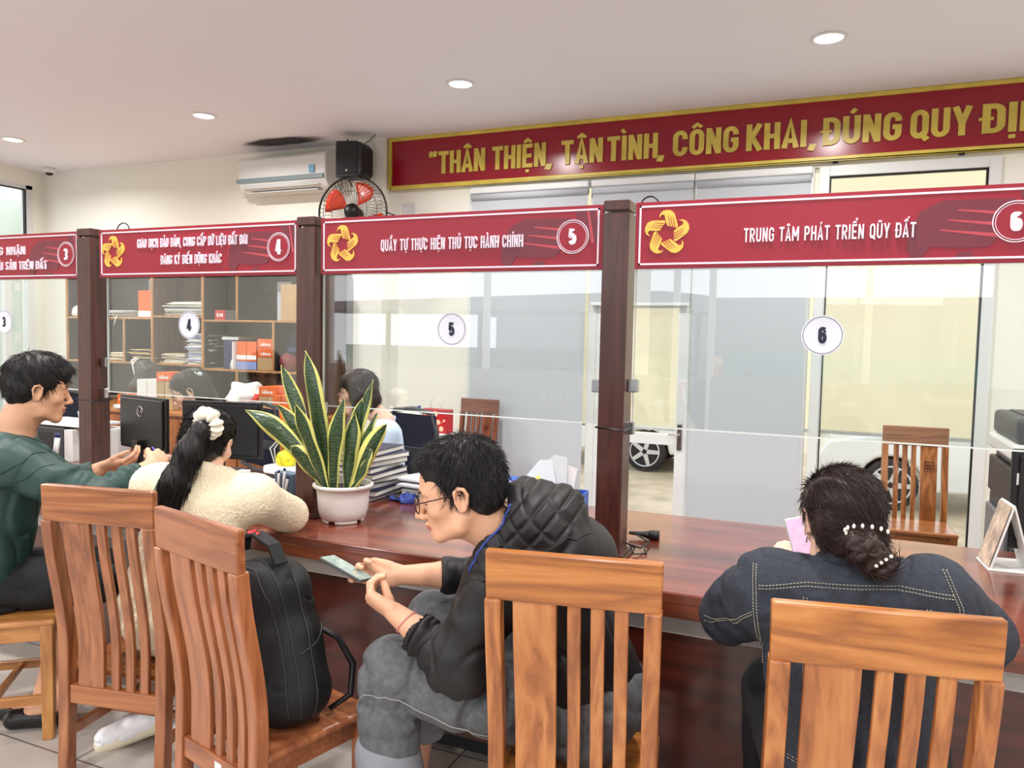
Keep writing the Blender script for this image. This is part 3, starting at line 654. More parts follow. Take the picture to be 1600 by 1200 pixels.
# ------------------------------------------------------------------ glass partitions with number stickers
def pane(x0, x1, num, cx, label, clips):
    g = empty('glass_partition', ((x0 + x1) / 2, 2.585, 1.21), 0, label, 'glass partition', 'glass partition panes')
    w = (x1 - x0) / 2; ox = (x0 + x1) / 2
    MB().box(-w, w, 0, .008, 0, .54).build('pane', M_glass, g)
    MB().box(-w, w, -.0005, .0085, -.004, 0).box(-w - .003, -w, -.0005, .0085, 0, .54).build('polished_edge', mat('glass_edge', (226, 232, 228), .3), g)
    MB().lathe([(.062, 0), (.062, .001)], n=48, M=T(cx - ox, -.001, .32, rx=R(90)), smooth=False).build('sticker', mat('sticker_white', (226, 228, 240), .5), g)
    MB().tube([(cx - ox + .057 * math.cos(R(q)), -.002, .32 + .057 * math.sin(R(q))) for q in range(0, 360, 8)], .0009, 6, closed=True).build('sticker_ring', mat('navy', (24, 28, 70), .5), g)
    st, wd = text_strokes(num, .2, 0); mb = MB(); hh = .052; sx = hh * 1.05
    stroke_mb(mb, st, -.0035, -.001, sx, hh, cx - ox - wd * sx / 2, .32 - hh / 2); mb.build('sticker_number', mat('navy_ink', (20, 22, 48), .5), g, fixn=False)
    for (px, pz) in clips:
        c = MB().box(px - ox - .018, px - ox + .018, -.008, .014, pz - 1.21 - .022, pz - 1.21 + .022).build('clip', M_chrome, g, .003)
pane(-4.6, -3.335, '3', -3.93, 'glass pane numbered 3 behind the green jacket man', [])
pane(-3.19, -2.052, '4', -2.678, 'glass pane numbered 4 in front of the filing cabinet', [(-3.215, 1.346), (-3.222, 1.20)])
pane(-1.95, -.768, '5', -1.36, 'glass pane numbered 5 above the potted snake plant', [(-.785, 1.34), (-1.955, 1.20)])
pane(-.655, .55, '6', -.059, 'glass pane numbered 6 above the denim jacket woman', [(-.655, 1.346), (-.665, 1.20)])

# ------------------------------------------------------------------ counter
ct = empty('service_counter', (0, 0, 0), 0, 'long dark red wooden service counter running across the room', 'counter')
MB().box(-6.2, 1.75, 2.27, 3.31, .715, .75).build('counter_top', W_top, ct, .005)
MB().box(-6.19, 1.74, 2.285, 2.31, .672, .715).box(-6.19, 1.74, 2.272, 2.286, .672, .745).build('top_edge', W_front, ct, .004)
MB().box(-6.15, 1.7, 2.34, 3.2, .60, .672).build('grey_band', mat('band_grey', (176, 172, 168), .35), ct)
MB().box(-6.15, 1.7, 2.38, 2.42, .08, .60).build('front_panel', W_panel, ct)
MB().box(-6.15, 1.7, 3.16, 3.20, .08, .60).build('rear_panel', W_panel, ct)
MB().box(-6.1, 1.66, 2.44, 3.14, 0, .08).build('kick_plinth', M_dgrey, ct)
# plug on the counter
pl = MB().tube([(-.66, 2.70, .753), (-.70, 2.62, .80), (-.655, 2.60, .79), (-.63, 2.66, .765), (-.62, 2.76, .762), (-.68, 2.83, .765), (-.70, 2.85, .766)], .0035).tube([(-.66, 2.62, .79), (-.64, 2.60, .757), (-.60, 2.63, .756), (-.62, 2.68, .757)], .003)
pl.tube([(-.72, 2.845, .768), (-.665, 2.85, .768), (-.64, 2.85, .767)], [.006, .011, .017], 10).cyl((-.64, 2.85, .768), (-.605, 2.855, .768), .018, 14)
tag(pl.build('power_plug', M_black), 'black power plug and cable lying beside the right-hand post', 'plug')

# ------------------------------------------------------------------ chairs
def chair_profile(s=1.0):
    # (y, z) centre line of the rear upright, seat side is +y
    return [(-.012, 0), (-.004, .2), (0, .38), (.0, .48), (-.014, .59), (-.036, .70), (-.056, .81), (-.066, .92), (-.068, 1.0)]
def prof_y(z):
    P = chair_profile()
    for (a, b), (c, d) in zip(P, P[1:]):
        if b <= z <= d: return a + (c - a) * (z - b) / (d - b)
    return P[-1][0]
def smooth_path(x0, x1, z0, z1, n=14, w0=None, w1=None, hd=.011, dy=0):
    out = []
    for i in range(n + 1):
        t = i / n; z = z0 + (z1 - z0) * t
        out.append((x0 + (x1 - x0) * t, sum(prof_y(min(1.0, max(0, z + q))) for q in (-.05, -.025, 0, .025, .05)) / 5 + dy, z, (w0 + (w1 - w0) * t) / 2, hd))
    return out
def chair(label, mz, mx, my, carved=False, sz=.365):
    c = empty('dining_chair', (0, 0, 0), 0, label, 'chair', None)
    for sg in (-1, 1):
        p = smooth_path(.184 * sg, .188 * sg, 0, .885, 20, .040, .040, .021)
        MB().sweep(p, 0, 0).build('rear_leg', mz, c, .005)
        q = [(.178 * sg, .365, 0, .019, .019), (.178 * sg, .365, sz - .022, .022, .022)]
        MB().sweep(q, 0, 0).build('front_leg', mz, c, .004)
        MB().box(.168 * sg - .011, .168 * sg + .011, .02, .35, sz - .085, sz - .024).build('seat_rail', my, c, .003)
        MB().box(.177 * sg - .010, .177 * sg + .010, .01, .35, .13, .165).build('stretcher', my, c, .003)
    MB().box(-.165, .165, -.016, .016, .25, .312).build('back_rail', mx, c, .003)
    MB().box(-.158, .158, .352, .372, sz - .085, sz - .024).build('seat_rail', mx, c, .003)
    MB().box(-.168, .168, .17, .19, .135, .16).build('stretcher', mx, c, .003)
    # top rail, gently curved section following the rake
    tr = MB(); tp = smooth_path(0, 0, .880, 1.0, 6, .412, .416, .0135); tr.sweep(tp, 0, 0); tr.build('top_rail', mx, c, .005)
    # slats: one wide splat on the left, three narrow ones
    for a, b in ((-.140, -.037), (-.010, .021), (.045, .077), (.100, .132)):
        o = MB().sweep(smooth_path((a + b) / 2, (a + b) / 2 + .0, .308, .885, 18, (b - a) * .96, (b - a) * 1.03, .008), 0, 0).build('wide_splat' if b - a > .06 else 'slat', mz, c, .003)
        if carved and b - a > .06:
            cv = MB(); x_ = (a + b) / 2; 
            for k in range(4):
                zz = .70 + k * .02
                for q in (-1, 1): cv.box(x_ + q * .012 - .009, x_ + q * .012 + .009, .012, .016, zz, zz + .006); cv.box(x_ + q * .006 - .002, x_ + q * .006 + .002, .012, .016, zz, zz + .016)
            cv.box(x_ - .028, x_ + .028, .012, .015, .69, .694).box(x_ - .028, x_ + .028, .012, .015, .785, .789).box(x_ - .028, x_ - .024, .012, .015, .69, .789).box(x_ + .024, x_ + .028, .012, .015, .69, .789)
            cb = cv.build('carving', W_dkX, c); cb.location = (0, prof_y(.74) - .004, 0); cb.rotation_euler.x = R(12) * 0
    st = MB().box(-.205, .205, .016, .395, sz - .024, sz).build('seat', mx, c, .010, seg=3)
    return c
W_bZ = wood('browner_chair_wood_upright', (112, 64, 36), (146, 88, 54), (164, 106, 68), 'Z', .3, .3, .8)
W_bX = wood('browner_chair_wood_across', (112, 62, 32), (150, 90, 50), (170, 110, 66), 'X', .3, .3, .7)
c1 = chair('wooden chair at left whose high back hides the fleece woman’s lap', W_bZ, W_bX, W_bX); c1.location = (-2.167, 1.772, 0); c1.rotation_euler.z = R(10.5)
W_rZ = wood('redder_chair_wood_upright', (128, 72, 44), (156, 94, 58), (174, 110, 72), 'Z', .3, .3, .8)
W_rX = wood('redder_chair_wood_across', (122, 66, 40), (148, 88, 54), (166, 104, 66), 'X', .3, .3, .7)
c2 = chair('wooden chair with the black backpack on its seat', W_rZ, W_rX, W_rX); c2.location = (-1.568, 1.618, 0); c2.rotation_euler.z = R(-14.6)
c3 = chair('x', W_chZ, W_chX, W_chY); c3['label'] = 'orange-brown wooden chair the black jacket man sits on, centre foreground'; c3.location = (-.567, 1.741, 0); c3.rotation_euler.z = R(10.7)
c4 = copy_tree(c3); c4['label'] = 'orange-brown wooden chair nearest the camera, behind the denim jacket woman'; c4.location = (.083, 1.672, 0); c4.rotation_euler.z = R(11.5)
W_yZ = wood('yellower_chair_wood', (150, 96, 46), (180, 122, 64), (200, 144, 82), 'Z', .3, .3, .8); W_yX = wood('yellower_chair_wood_across', (150, 94, 44), (180, 120, 62), (200, 142, 80), 'Y', .3, .3, .8)
c5 = chair('yellowish wooden chair under the green jacket man at the left edge', W_yZ, W_yX, W_yX, False, .45); c5.location = (-3.01, 1.76, 0); c5.rotation_euler.z = R(-50)
for c in (c1, c2, c3, c4, c5): c['group'] = 'wooden visitor chairs in front of the counter'
c6 = chair('reddish-brown staff chair against the grey blind, behind the counter', W_dkZ, W_dkX, W_dkX, True, .43); c6.scale = (.86, .9, .985); c6.location = (-2.795, 5.78, 0); c6.rotation_euler.z = R(-2)
W_oZ = wood('amber_chair_wood', (112, 66, 34), (150, 94, 50), (176, 118, 68), 'Z', .3, .3, .8); W_oX = wood('amber_chair_wood_across', (112, 64, 32), (146, 90, 48), (172, 114, 66), 'X', .3, .3, .7)
c7 = chair('amber wooden staff chair with a carved splat in front of the right window', W_oZ, W_oX, W_oX, True, .43); c7.scale = (.90, .95, 1); c7.location = (.448, 5.35, 0); c7.rotation_euler.z = R(4)
for c in (c6, c7): c['group'] = 'wooden staff chairs near the back window'
for c in (c6, c7): c.rotation_euler.z += math.pi

# ------------------------------------------------------------------ bodies: signed distance volumes turned into one continuous surface
V = lambda *a: np.array(a, dtype=np.float64)
def unit(v): v = np.asarray(v, float); return v / (np.linalg.norm(v) + 1e-12)
def frame_of(f, up):
    # columns: right(x), forward(y), up(z)
    f = unit(f); r = unit(np.cross(f, up)); u = np.cross(r, f); return np.stack([r, f, u], 1)
class Vol:
    def __init__(s, lo, hi, h):
        s.lo = np.array(lo, float); s.h = h; s.n = np.ceil((np.array(hi) - s.lo) / h).astype(int) + 1
        s.d = np.full(s.n, .05, np.float32)
    def region(s, lo, hi):
        a = np.clip(np.floor((np.array(lo) - s.lo) / s.h).astype(int), 0, s.n - 1)
        b = np.clip(np.ceil((np.array(hi) - s.lo) / s.h).astype(int) + 1, 1, s.n)
        if np.any(b <= a): return None
        ax = [(s.lo[i] + s.h * np.arange(a[i], b[i])).astype(np.float32) for i in range(3)]
        P = (ax[0][:, None, None], ax[1][None, :, None], ax[2][None, None, :])
        return (slice(a[0], b[0]), slice(a[1], b[1]), slice(a[2], b[2])), P
    def put(s, fn, lo, hi, k, op='u'):
        m = k + .012
        r = s.region(np.array(lo) - m, np.array(hi) + m)
        if r is None: return
        sl, P = r; e = fn(P).astype(np.float32); d = s.d[sl]
        if op == 's': e = -e; hh = np.clip(.5 - .5 * (d - e) / k, 0, 1) if k > 0 else None; s.d[sl] = np.maximum(d, e) + (k * hh * (1 - hh) if k > 0 else 0); return
        if k > 0:
            hh = np.clip(.5 + .5 * (e - d) / k, 0, 1); s.d[sl] = e * (1 - hh) + d * hh - k * hh * (1 - hh)
        else: s.d[sl] = np.minimum(d, e)
    def cone(s, a, b, r1, r2, k=.01, op='u'):
        a = np.array(a, float); b = np.array(b, float); ba = b - a; L2 = float(ba @ ba) + 1e-9; rm = max(r1, r2)
        def fn(P):
            x, y, z = P[0] - a[0], P[1] - a[1], P[2] - a[2]
            t = np.clip((x * ba[0] + y * ba[1] + z * ba[2]) / L2, 0, 1)
            return np.sqrt((x - ba[0] * t) ** 2 + (y - ba[1] * t) ** 2 + (z - ba[2] * t) ** 2) - (r1 + (r2 - r1) * t)
        s.put(fn, np.minimum(a, b) - rm, np.maximum(a, b) + rm, k, op)
    def chain(s, pts, rs, k=.01):
        for i in range(len(pts) - 1): s.cone(pts[i], pts[i + 1], rs[i], rs[i + 1], k)
    def ell(s, c, r, M=None, k=.01, op='u'):
        c = np.array(c, float); r = np.array(r, float); M = np.eye(3) if M is None else M; rm = float(r.max())
        def fn(P):
            x, y, z = P[0] - c[0], P[1] - c[1], P[2] - c[2]
            q = [(x * M[0, i] + y * M[1, i] + z * M[2, i]) for i in range(3)]
            k0 = np.sqrt((q[0] / r[0]) ** 2 + (q[1] / r[1]) ** 2 + (q[2] / r[2]) ** 2)
            k1 = np.sqrt((q[0] / r[0] ** 2) ** 2 + (q[1] / r[1] ** 2) ** 2 + (q[2] / r[2] ** 2) ** 2) + 1e-9
            return k0 * (k0 - 1) / k1
        s.put(fn, c - rm, c + rm, k, op)
    def ecap(s, a, b, side, w1, d1, w2, d2, k=.02, op='u'):
        # elliptical tapered capsule; side = direction of the wide axis
        a = np.array(a, float); b = np.array(b, float); L = np.linalg.norm(b - a); t_ = (b - a) / L
        u = np.array(side, float); u = unit(u - t_ * (u @ t_)); v = np.cross(t_, u); rm = max(w1, w2, d1, d2)
        def fn(P):
            x, y, z = P[0] - a[0], P[1] - a[1], P[2] - a[2]
            q = x * t_[0] + y * t_[1] + z * t_[2]; t = np.clip(q / L, 0, 1)
            w = w1 + (w2 - w1) * t; d = d1 + (d2 - d1) * t
            U = (x * u[0] + y * u[1] + z * u[2]) / w; Vv = (x * v[0] + y * v[1] + z * v[2]) / d
            m = np.minimum(w, d); Q = (q - t * L) / m
            return (np.sqrt(U * U + Vv * Vv + Q * Q) - 1) * m
        s.put(fn, np.minimum(a, b) - rm, np.maximum(a, b) + rm, k, op)
    def mesh(s):
        d = s.d; ins = d < 0; n = s.n
        c = ins[:-1, :-1, :-1].astype(np.int8)
        for dx in (0, 1):
            for dy in (0, 1):
                for dz in (0, 1):
                    if dx or dy or dz: c += ins[dx:n[0] - 1 + dx, dy:n[1] - 1 + dy, dz:n[2] - 1 + dz]
        act = np.argwhere((c > 0) & (c < 8)); idx = np.full(c.shape, -1, np.int32)
        idx[act[:, 0], act[:, 1], act[:, 2]] = np.arange(len(act))
        cor = np.array([[i, j, k] for i in (0, 1) for j in (0, 1) for k in (0, 1)])
        vals = np.stack([d[act[:, 0] + o[0], act[:, 1] + o[1], act[:, 2] + o[2]] for o in cor], 1)
        acc = np.zeros((len(act), 3)); cnt = np.zeros(len(act))
        for i in range(8):
            for ax in range(3):
                if cor[i][ax] == 0:
                    j = i + (4, 2, 1)[ax]; a, b = vals[:, i], vals[:, j]; m = (a < 0) != (b < 0)
                    t = np.where(m, a / np.where(m, a - b, 1), 0)
                    p = np.repeat(cor[i][None].astype(float), len(act), 0); p[:, ax] += t
                    acc[m] += p[m]; cnt[m] += 1
        vs = s.lo + s.h * (act + acc / cnt[:, None])
        quads = []
        for ax in range(3):
            sl0 = [slice(None)] * 3; sl1 = [slice(None)] * 3; sl0[ax] = slice(0, -1); sl1[ax] = slice(1, None)
            A, B = ins[tuple(sl0)], ins[tuple(sl1)]
            e = np.argwhere(A != B); o1, o2 = [(1, 2), (2, 0), (0, 1)][ax]
            e = e[(e[:, o1] > 0) & (e[:, o2] > 0) & (e[:, o1] < n[o1] - 1) & (e[:, o2] < n[o2] - 1)]
            fl = A[e[:, 0], e[:, 1], e[:, 2]]
            q = []
            for da, db in ((0, 0), (1, 0), (1, 1), (0, 1)):
                f = e.copy(); f[:, o1] -= 1 - da; f[:, o2] -= 1 - db; q.append(idx[f[:, 0], f[:, 1], f[:, 2]])
            q = np.stack(q, 1); q[~fl] = q[~fl][:, ::-1]; quads.append(q)
        return vs, np.concatenate(quads)
def vnoise(P, f, seed=0):
    # value noise, vectorised
    q = np.asarray(P) * f + seed * 17.31; i = np.floor(q).astype(np.int64); t = q - i; t = t * t * (3 - 2 * t)
    def hsh(a, b, c):
        v = (a * 73856093) ^ (b * 19349663) ^ (c * 83492791); v = (v ^ (v >> 13)) * 1274126177; return ((v & 0xffff) / 65535.0) * 2 - 1
    r = 0
    for dx in (0, 1):
        for dy in (0, 1):
            for dz in (0, 1):
                w = (t[:, 0] if dx else 1 - t[:, 0]) * (t[:, 1] if dy else 1 - t[:, 1]) * (t[:, 2] if dz else 1 - t[:, 2])
                r = r + w * hsh(i[:, 0] + dx, i[:, 1] + dy, i[:, 2] + dz)
    return r
def vnormals(vs, q):
    a, b, c, d = (vs[q[:, i]] for i in range(4)); fn = np.cross(c - a, d - b); N = np.zeros_like(vs)
    for i in range(4): np.add.at(N, q[:, i], fn)
    return N / (np.linalg.norm(N, axis=1)[:, None] + 1e-12)
def relax(vs, q, it=1, lam=.5):
    for _ in range(it):
        acc = np.zeros_like(vs); cnt = np.zeros(len(vs))
        for i in range(4):
            j = (i + 1) % 4
            np.add.at(acc, q[:, i], vs[q[:, j]]); np.add.at(acc, q[:, j], vs[q[:, i]]); np.add.at(cnt, q[:, i], 1); np.add.at(cnt, q[:, j], 1)
        vs = vs * (1 - lam) + lam * acc / cnt[:, None]
    return vs
def creases(vs, f, amp, seed=0, dirs=(1, 1, 1), wd=.16):
    """cloth: broad soft swells broken by narrow valleys along the zero lines of a warped noise"""
    w = vs + (.45 / f) * np.stack([vnoise(vs, f * .7, seed + 1), vnoise(vs, f * .7, seed + 2), vnoise(vs, f * .7, seed + 3)], 1)
    P = w * np.array(dirs); a = vnoise(P, f, seed); b = vnoise(P, f * .5, seed + 9)
    v = np.exp(-(a / wd) ** 2) * np.clip(.35 + b * 1.4, 0, 1)
    return amp * (.55 * b + .25 * a - 1.0 * v)
def folds(amp=.006, f=14, dirs=(1, 1, 1), seed=0, sharp=1.0):
    return lambda vs, N: creases(vs, f, amp * 1.25, seed, dirs)
def limb_folds(a, b, n, amp, seed=0, twist=2.0, tfun=None):
    # rings of cloth bunching along a limb from a to b
    a = np.array(a, float); b = np.array(b, float)
    def fn(vs, N):
        ba = b - a; L = np.linalg.norm(ba); t = ((vs - a) @ ba) / L ** 2; rad = np.linalg.norm(vs - a - np.outer(np.clip(t, 0, 1), ba), axis=1)
        w = np.clip(1 - np.abs(t - .5) * 1.6, 0, 1) * np.clip(1 - (rad - .06) / .05, 0, 1)
        ph = t * n * 2 * math.pi + twist * vnoise(vs, 9, seed) * 2 + 1.5 * vnoise(vs, 18, seed + 3)
        s_ = np.sin(ph); s_ = np.sign(s_) * np.abs(s_) ** .8
        return amp * w * s_
    return fn
def mesh_obj(name, vs, q, mats, parent=None, facemat=None):
    me = bpy.data.meshes.new(name); me.vertices.add(len(vs)); me.vertices.foreach_set('co', np.asarray(vs, np.float32).ravel())
    me.loops.add(q.size); me.loops.foreach_set('vertex_index', q.ravel().astype(np.int32))
    me.polygons.add(len(q)); me.polygons.foreach_set('loop_start', np.arange(0, q.size, 4, dtype=np.int32)); me.polygons.foreach_set('loop_total', np.full(len(q), 4, np.int32))
    if not hasattr(mats, '__len__'): mats = [mats]
    for m in mats: me.materials.append(m)
    if facemat is not None: me.polygons.foreach_set('material_index', facemat.astype(np.int32))
    me.update(calc_edges=True); me.polygons.foreach_set('use_smooth', np.ones(len(q), bool)); me.validate()
    o = bpy.data.objects.new(name, me); COL.objects.link(o)
    if parent:
        o.parent = parent; o.location = -Vector(parent.location)
    return o
def finish(vol, name, mats, parent, disp=(), it=1, matfn=None):
    vs, q = vol.mesh(); vs = relax(vs, q, it, .4)
    for fn in disp:
        N = vnormals(vs, q); vs = vs + N * fn(vs, N)[:, None]
    fm_ = None
    if matfn is not None: c = vs[q].mean(1); fm_ = matfn(c)
    return mesh_obj(name, vs, q, mats, parent, fm_)

class Head:
    """adult head in its own frame: x right, y forward (face), z up; origin between the ears; s = scale"""
    def __init__(s, c, fwd, up, sc=1.0, female=False, jz=1.0):
        s.jz = jz
        s.c = np.array(c, float); s.M = frame_of(fwd, up); s.s = sc; s.f = female
    def P(s, x, y, z):
        if z < -.03 and y > .01: z = -.03 + (z + .03) * s.jz
        return s.c + s.M @ (np.array([x, y, z]) * s.s)
    def loc(s, vs): return ((vs - s.c) @ s.M) / s.s
    def add(s, v, neck_to=None, neck_r=.056):
        k = s.s; E = lambda p, r, kk=.012, op='u', M=None: v.ell(s.P(*p), np.array(r) * k, s.M if M is None else M, kk * k, op)
        Cn = lambda a, b, r1, r2, kk=.012, op='u': v.cone(s.P(*a), s.P(*b), r1 * k, r2 * k, kk * k, op)
        E((0, -.014, .038), (.074, .095, .080)); E((0, .035, .02), (.064, .052, .07), .02)
        E((0, .030, -.035), (.056, .054, .07), .02)
        for q in (-1, 1):
            Cn((.052 * q, -.002, -.05), (.046 * q, .012, -.078), .017, .016, .018); Cn((.046 * q, .012, -.078), (.012 * q, .066, -.102), .016, .014, .018)
            E((.043 * q, .056, -.022), (.022, .022, .02), .018)
            Cn((.042 * q, .072, .022), (.012 * q, .083, .020), .008, .009, .012)
        E((0, .070, -.096), (.024, .018, .017), .016); E((0, .070, -.065), (.028, .020, .026), .014)
        for q in (-1, 1):
            E((.031 * q, .093, .004), (.019, .014, .013), .010, 's')
            E((.031 * q, .0735, .002), (.0135, .0115, .0115), .003)
        nz = .9 if s.f else 1.0
        Cn((0, .083, .010), (0, .083 + .022 * nz, -.030), .0075, .0095, .010); E((0, .083 + .024 * nz, -.035), (.0105, .010, .009), .006)
        for q in (-1, 1): E((.0115 * q, .095, -.039), (.0075, .0095, .0075), .005); E((.006 * q, .100, -.045), (.0035, .005, .003), .003, 's')
        E((0, .0895, -.0595), (.021, .009, .0055), .005); E((0, .0875, -.0705), (.018, .009, .0065), .005)
        E((0, .099, -.0648), (.022, .0085, .0016), .003, 's')
        for q in (-1, 1):  # ears
            Me = frame_of(s.M @ unit((.35 * q, 1, .12)), s.M @ V(0, -.15, 1))
            E((.074 * q, -.010, -.008), (.006, .017, .030), .006, 'u', Me)
            hel = [(.080 * q, .004, -.002), (.083 * q, .003, .014), (.086 * q, -.008, .023), (.088 * q, -.021, .018), (.086 * q, -.026, .004), (.082 * q, -.021, -.014), (.078 * q, -.012, -.030), (.075 * q, -.003, -.033)]
            for a, b in zip(hel, hel[1:]): Cn(a, b, .0042, .0042, .003)
            E((.084 * q, -.008, -.004), (.006, .009, .014), .003, 's', Me)
            Cn((.079 * q, .004, -.008), (.078 * q, .002, -.016), .0042, .0042, .003)
        if neck_to is not None:
            a = s.P(0, -.030, -.05); v.cone(a, neck_to, neck_r * k, (neck_r + .004) * k, .03); v.cone(s.P(0, .0, -.075), neck_to, .035 * k, neck_r * k, .03)
    def facemat(s, c, base=None):
        L = s.loc(c); m = np.zeros(len(c), int) if base is None else base
        lip = (np.abs(L[:, 0]) < .024) & (L[:, 1] > .078) & (L[:, 2] > -.077) & (L[:, 2] < -.0545) & (((L[:, 0] / .025) ** 2 + ((L[:, 2] + .0655) / .0112) ** 2) < 1)
        m[lip] = 1
        eye = (np.abs(np.abs(L[:, 0]) - .031) < .0135) & (L[:, 1] > .070) & (np.abs(L[:, 2] + .0035) < .0016)
        m[eye] = 2
        return m

def hand(v, w, fwd, nrm, side, curls=(.5, .5, .55, .6), thumb=(.6, .5), sc=1.0, spread=.06, thumb_dir=None):
    """w wrist, fwd towards the knuckles, nrm out of the back of the hand, side +1/-1: where the thumb is along cross(fwd,nrm)"""
    f = unit(fwd); n = unit(np.array(nrm) - f * (np.array(nrm) @ f)); t = np.cross(f, n) * side; w = np.array(w, float)
    offs = (.030, .010, -.010, -.028); lens = ((.044, .026, .021), (.048, .030, .022), (.044, .028, .021), (.035, .021, .019)); pl = (.088, .090, .085, .076)
    for i in range(4):
        kn = w + (f * pl[i] + t * offs[i] - n * (.004 if i in (0, 3) else 0)) * sc
        v.cone(w + (t * offs[i] * .6 + f * .004) * sc, kn, .0155 * sc, .0115 * sc, .010)
    v.ell(w + (f * .045 + t * .0) * sc, np.array((.036, .046, .014)) * sc, np.stack([t, f, n], 1), .012)
    for i in range(4):
        p = w + (f * pl[i] + t * offs[i] - n * (.004 if i in (0, 3) else 0)) * sc
        ang = 0; dirb = unit(f + t * offs[i] * spread * 20)
        r = (.0098, .0088, .0078, .0068) if i < 3 else (.0086, .0076, .0068, .006)
        c = curls[i]; cs = c if hasattr(c, '__len__') else (c, c * 1.15, c * .8)
        for j in range(3):
            ang += cs[j]; d = dirb * math.cos(ang) - n * math.sin(ang)
            q = p + d * lens[i][j] * sc
            v.cone(p, q, r[j] * sc, r[j + 1] * sc, .0022 if j else .006); p = q
    b = w + (f * .022 + t * .026 - n * .006) * sc
    td = unit(f * .75 + t * .75 - n * .35) if thumb_dir is None else unit(thumb_dir)
    m = b + td * .036 * sc; v.cone(w + (f * .012 + t * .014) * sc, m, .017 * sc, .0135 * sc, .012)
    d2 = unit(td * math.cos(thumb[0]) + (f * .8 - n * .5 - t * .4) * math.sin(thumb[0])); q = m + d2 * .033 * sc; v.cone(m, q, .0125 * sc, .0105 * sc, .005)
    d3 = unit(d2 * math.cos(thumb[1]) + (f * .6 - n * .5 - t * .6) * math.sin(thumb[1])); e = q + d3 * .027 * sc; v.cone(q, e, .0108 * sc, .0082 * sc, .003)
    return e

def strands(name, roots, dirs, L, r, m, parent, seg=4, grav=.25, jit=.3, seed=1):
    """hair locks: thin tapered curved triangular tubes"""
    rng = np.random.RandomState(seed); n = len(roots); roots = np.asarray(roots); D = np.asarray(dirs) + rng.normal(0, jit, (n, 3)) * .5
    D /= np.linalg.norm(D, axis=1)[:, None]; ll = (L * (.6 + .6 * rng.rand(n)) if not hasattr(L, '__len__') else L)[:, None]
    side = np.cross(D, rng.normal(0, 1, (n, 3))); side /= np.linalg.norm(side, axis=1)[:, None]; s2 = np.cross(D, side)
    P = roots.copy(); rings = []; bend = rng.normal(0, .25, (n, 3))
    for i in range(seg + 1):
        rr = r * (1 - (i / seg) ** 1.5) + 1e-5
        rings.append([P + side * rr, P - side * rr * .5 + s2 * rr * .8, P - side * rr * .5 - s2 * rr * .8])
        D = D + np.array([0, 0, -grav / seg]) + bend / seg * .6; D /= np.linalg.norm(D, axis=1)[:, None]; P = P + D * ll / seg
    vs = np.stack([np.stack(rg, 1) for rg in rings], 1).reshape(-1, 3)  # n, seg+1, 3
    base = np.arange(n)[:, None, None] * (seg + 1) * 3; q = []
    for i in range(seg):
        for k in range(3): q.append([i * 3 + k, i * 3 + (k + 1) % 3, (i + 1) * 3 + (k + 1) % 3, (i + 1) * 3 + k])
    q = (base + np.array(q)[None]).reshape(-1, 4)
    return vs, q
def merge(parts):
    vs = []; qs = []; b = 0
    for v_, q_ in parts: vs.append(v_); qs.append(q_ + b); b += len(v_)
    return np.concatenate(vs), np.concatenate(qs)
def hair_disp(amp, f, M, c, seed=0, axis=(1, 1, .25)):
    def fn(vs, N):
        L = (vs - c) @ M; th = np.arctan2(L[:, 0], L[:, 1] + .02)
        P = np.stack([L[:, 0], L[:, 1], L[:, 2]], 1) * np.array(axis)
        return amp * (1 - 2 * np.abs(vnoise(P, f, seed))) + amp * .5 * vnoise(P, f * 2.7, seed + 4)
    return fn
M_skin = mat('skin', (218, 166, 134), .5, sss=.0, bump=.12, bscale=350, var=.05, vscale=20)
M_skinf = mat('skin_fair', (236, 190, 166), .5, var=.04, vscale=20)
M_lip = mat('lips', (184, 108, 96), .45)
M_lash = mat('eyelashes', (34, 22, 20), .6)
def hair_mat(name, col, rough=.45):
    return mat(name, col, rough, spec=.35)
M_hair = hair_mat('black_hair', (24, 21, 22)); M_hairb = hair_mat('brown_black_hair', (50, 34, 32), .42)
# ------------------------------------------------------------------ people
from mathutils.bvhtree import BVHTree
def bvh_of(o):
    off = Vector(o.location) + (Vector(o.parent.location) if o.parent else Vector())
    return BVHTree.FromPolygons([v.co + off for v in o.data.vertices], [tuple(p.vertices) for p in o.data.polygons])
def to_world(o): return Vector(o.location) + (Vector(o.parent.location) if o.parent else Vector())
def seam(bv, pts, name, m, parent, r=.0011, out=.0012, n=10, dashed=False, ray=False):
    """a stitched line laid on the surface nearest to the given points"""
    P = [Vector(p) for p in pts]; path = []
    for a, b in zip(P, P[1:]):
        for i in range(n): path.append(a.lerp(b, i / n))
    path.append(P[-1]); res = []
    for p in path:
        loc, nr, i, d = bv.ray_cast(p - Vector((0, .4, 0)), Vector((0, 1, 0))) if ray else bv.find_nearest(p)
        if loc is None: continue
        if nr.dot(p - loc) < 0 and d > .02: nr = nr
        res.append(loc + nr * out)
    mb = MB()
    off = Vector(parent.location)
    res = [q - off for q in res]
    if dashed:
        for i in range(len(res) - 1):
            a, b = res[i], res[i + 1]; k = max(1, int((b - a).length / .006))
            for j in range(k): mb.tube([a.lerp(b, (j + .15) / k), a.lerp(b, (j + .8) / k)], r, 4)
    else: mb.tube(res, r, 5)
    return mb.build(name, m, parent)
def person(name, loc, label): return empty(name, loc, 0, label, 'person')
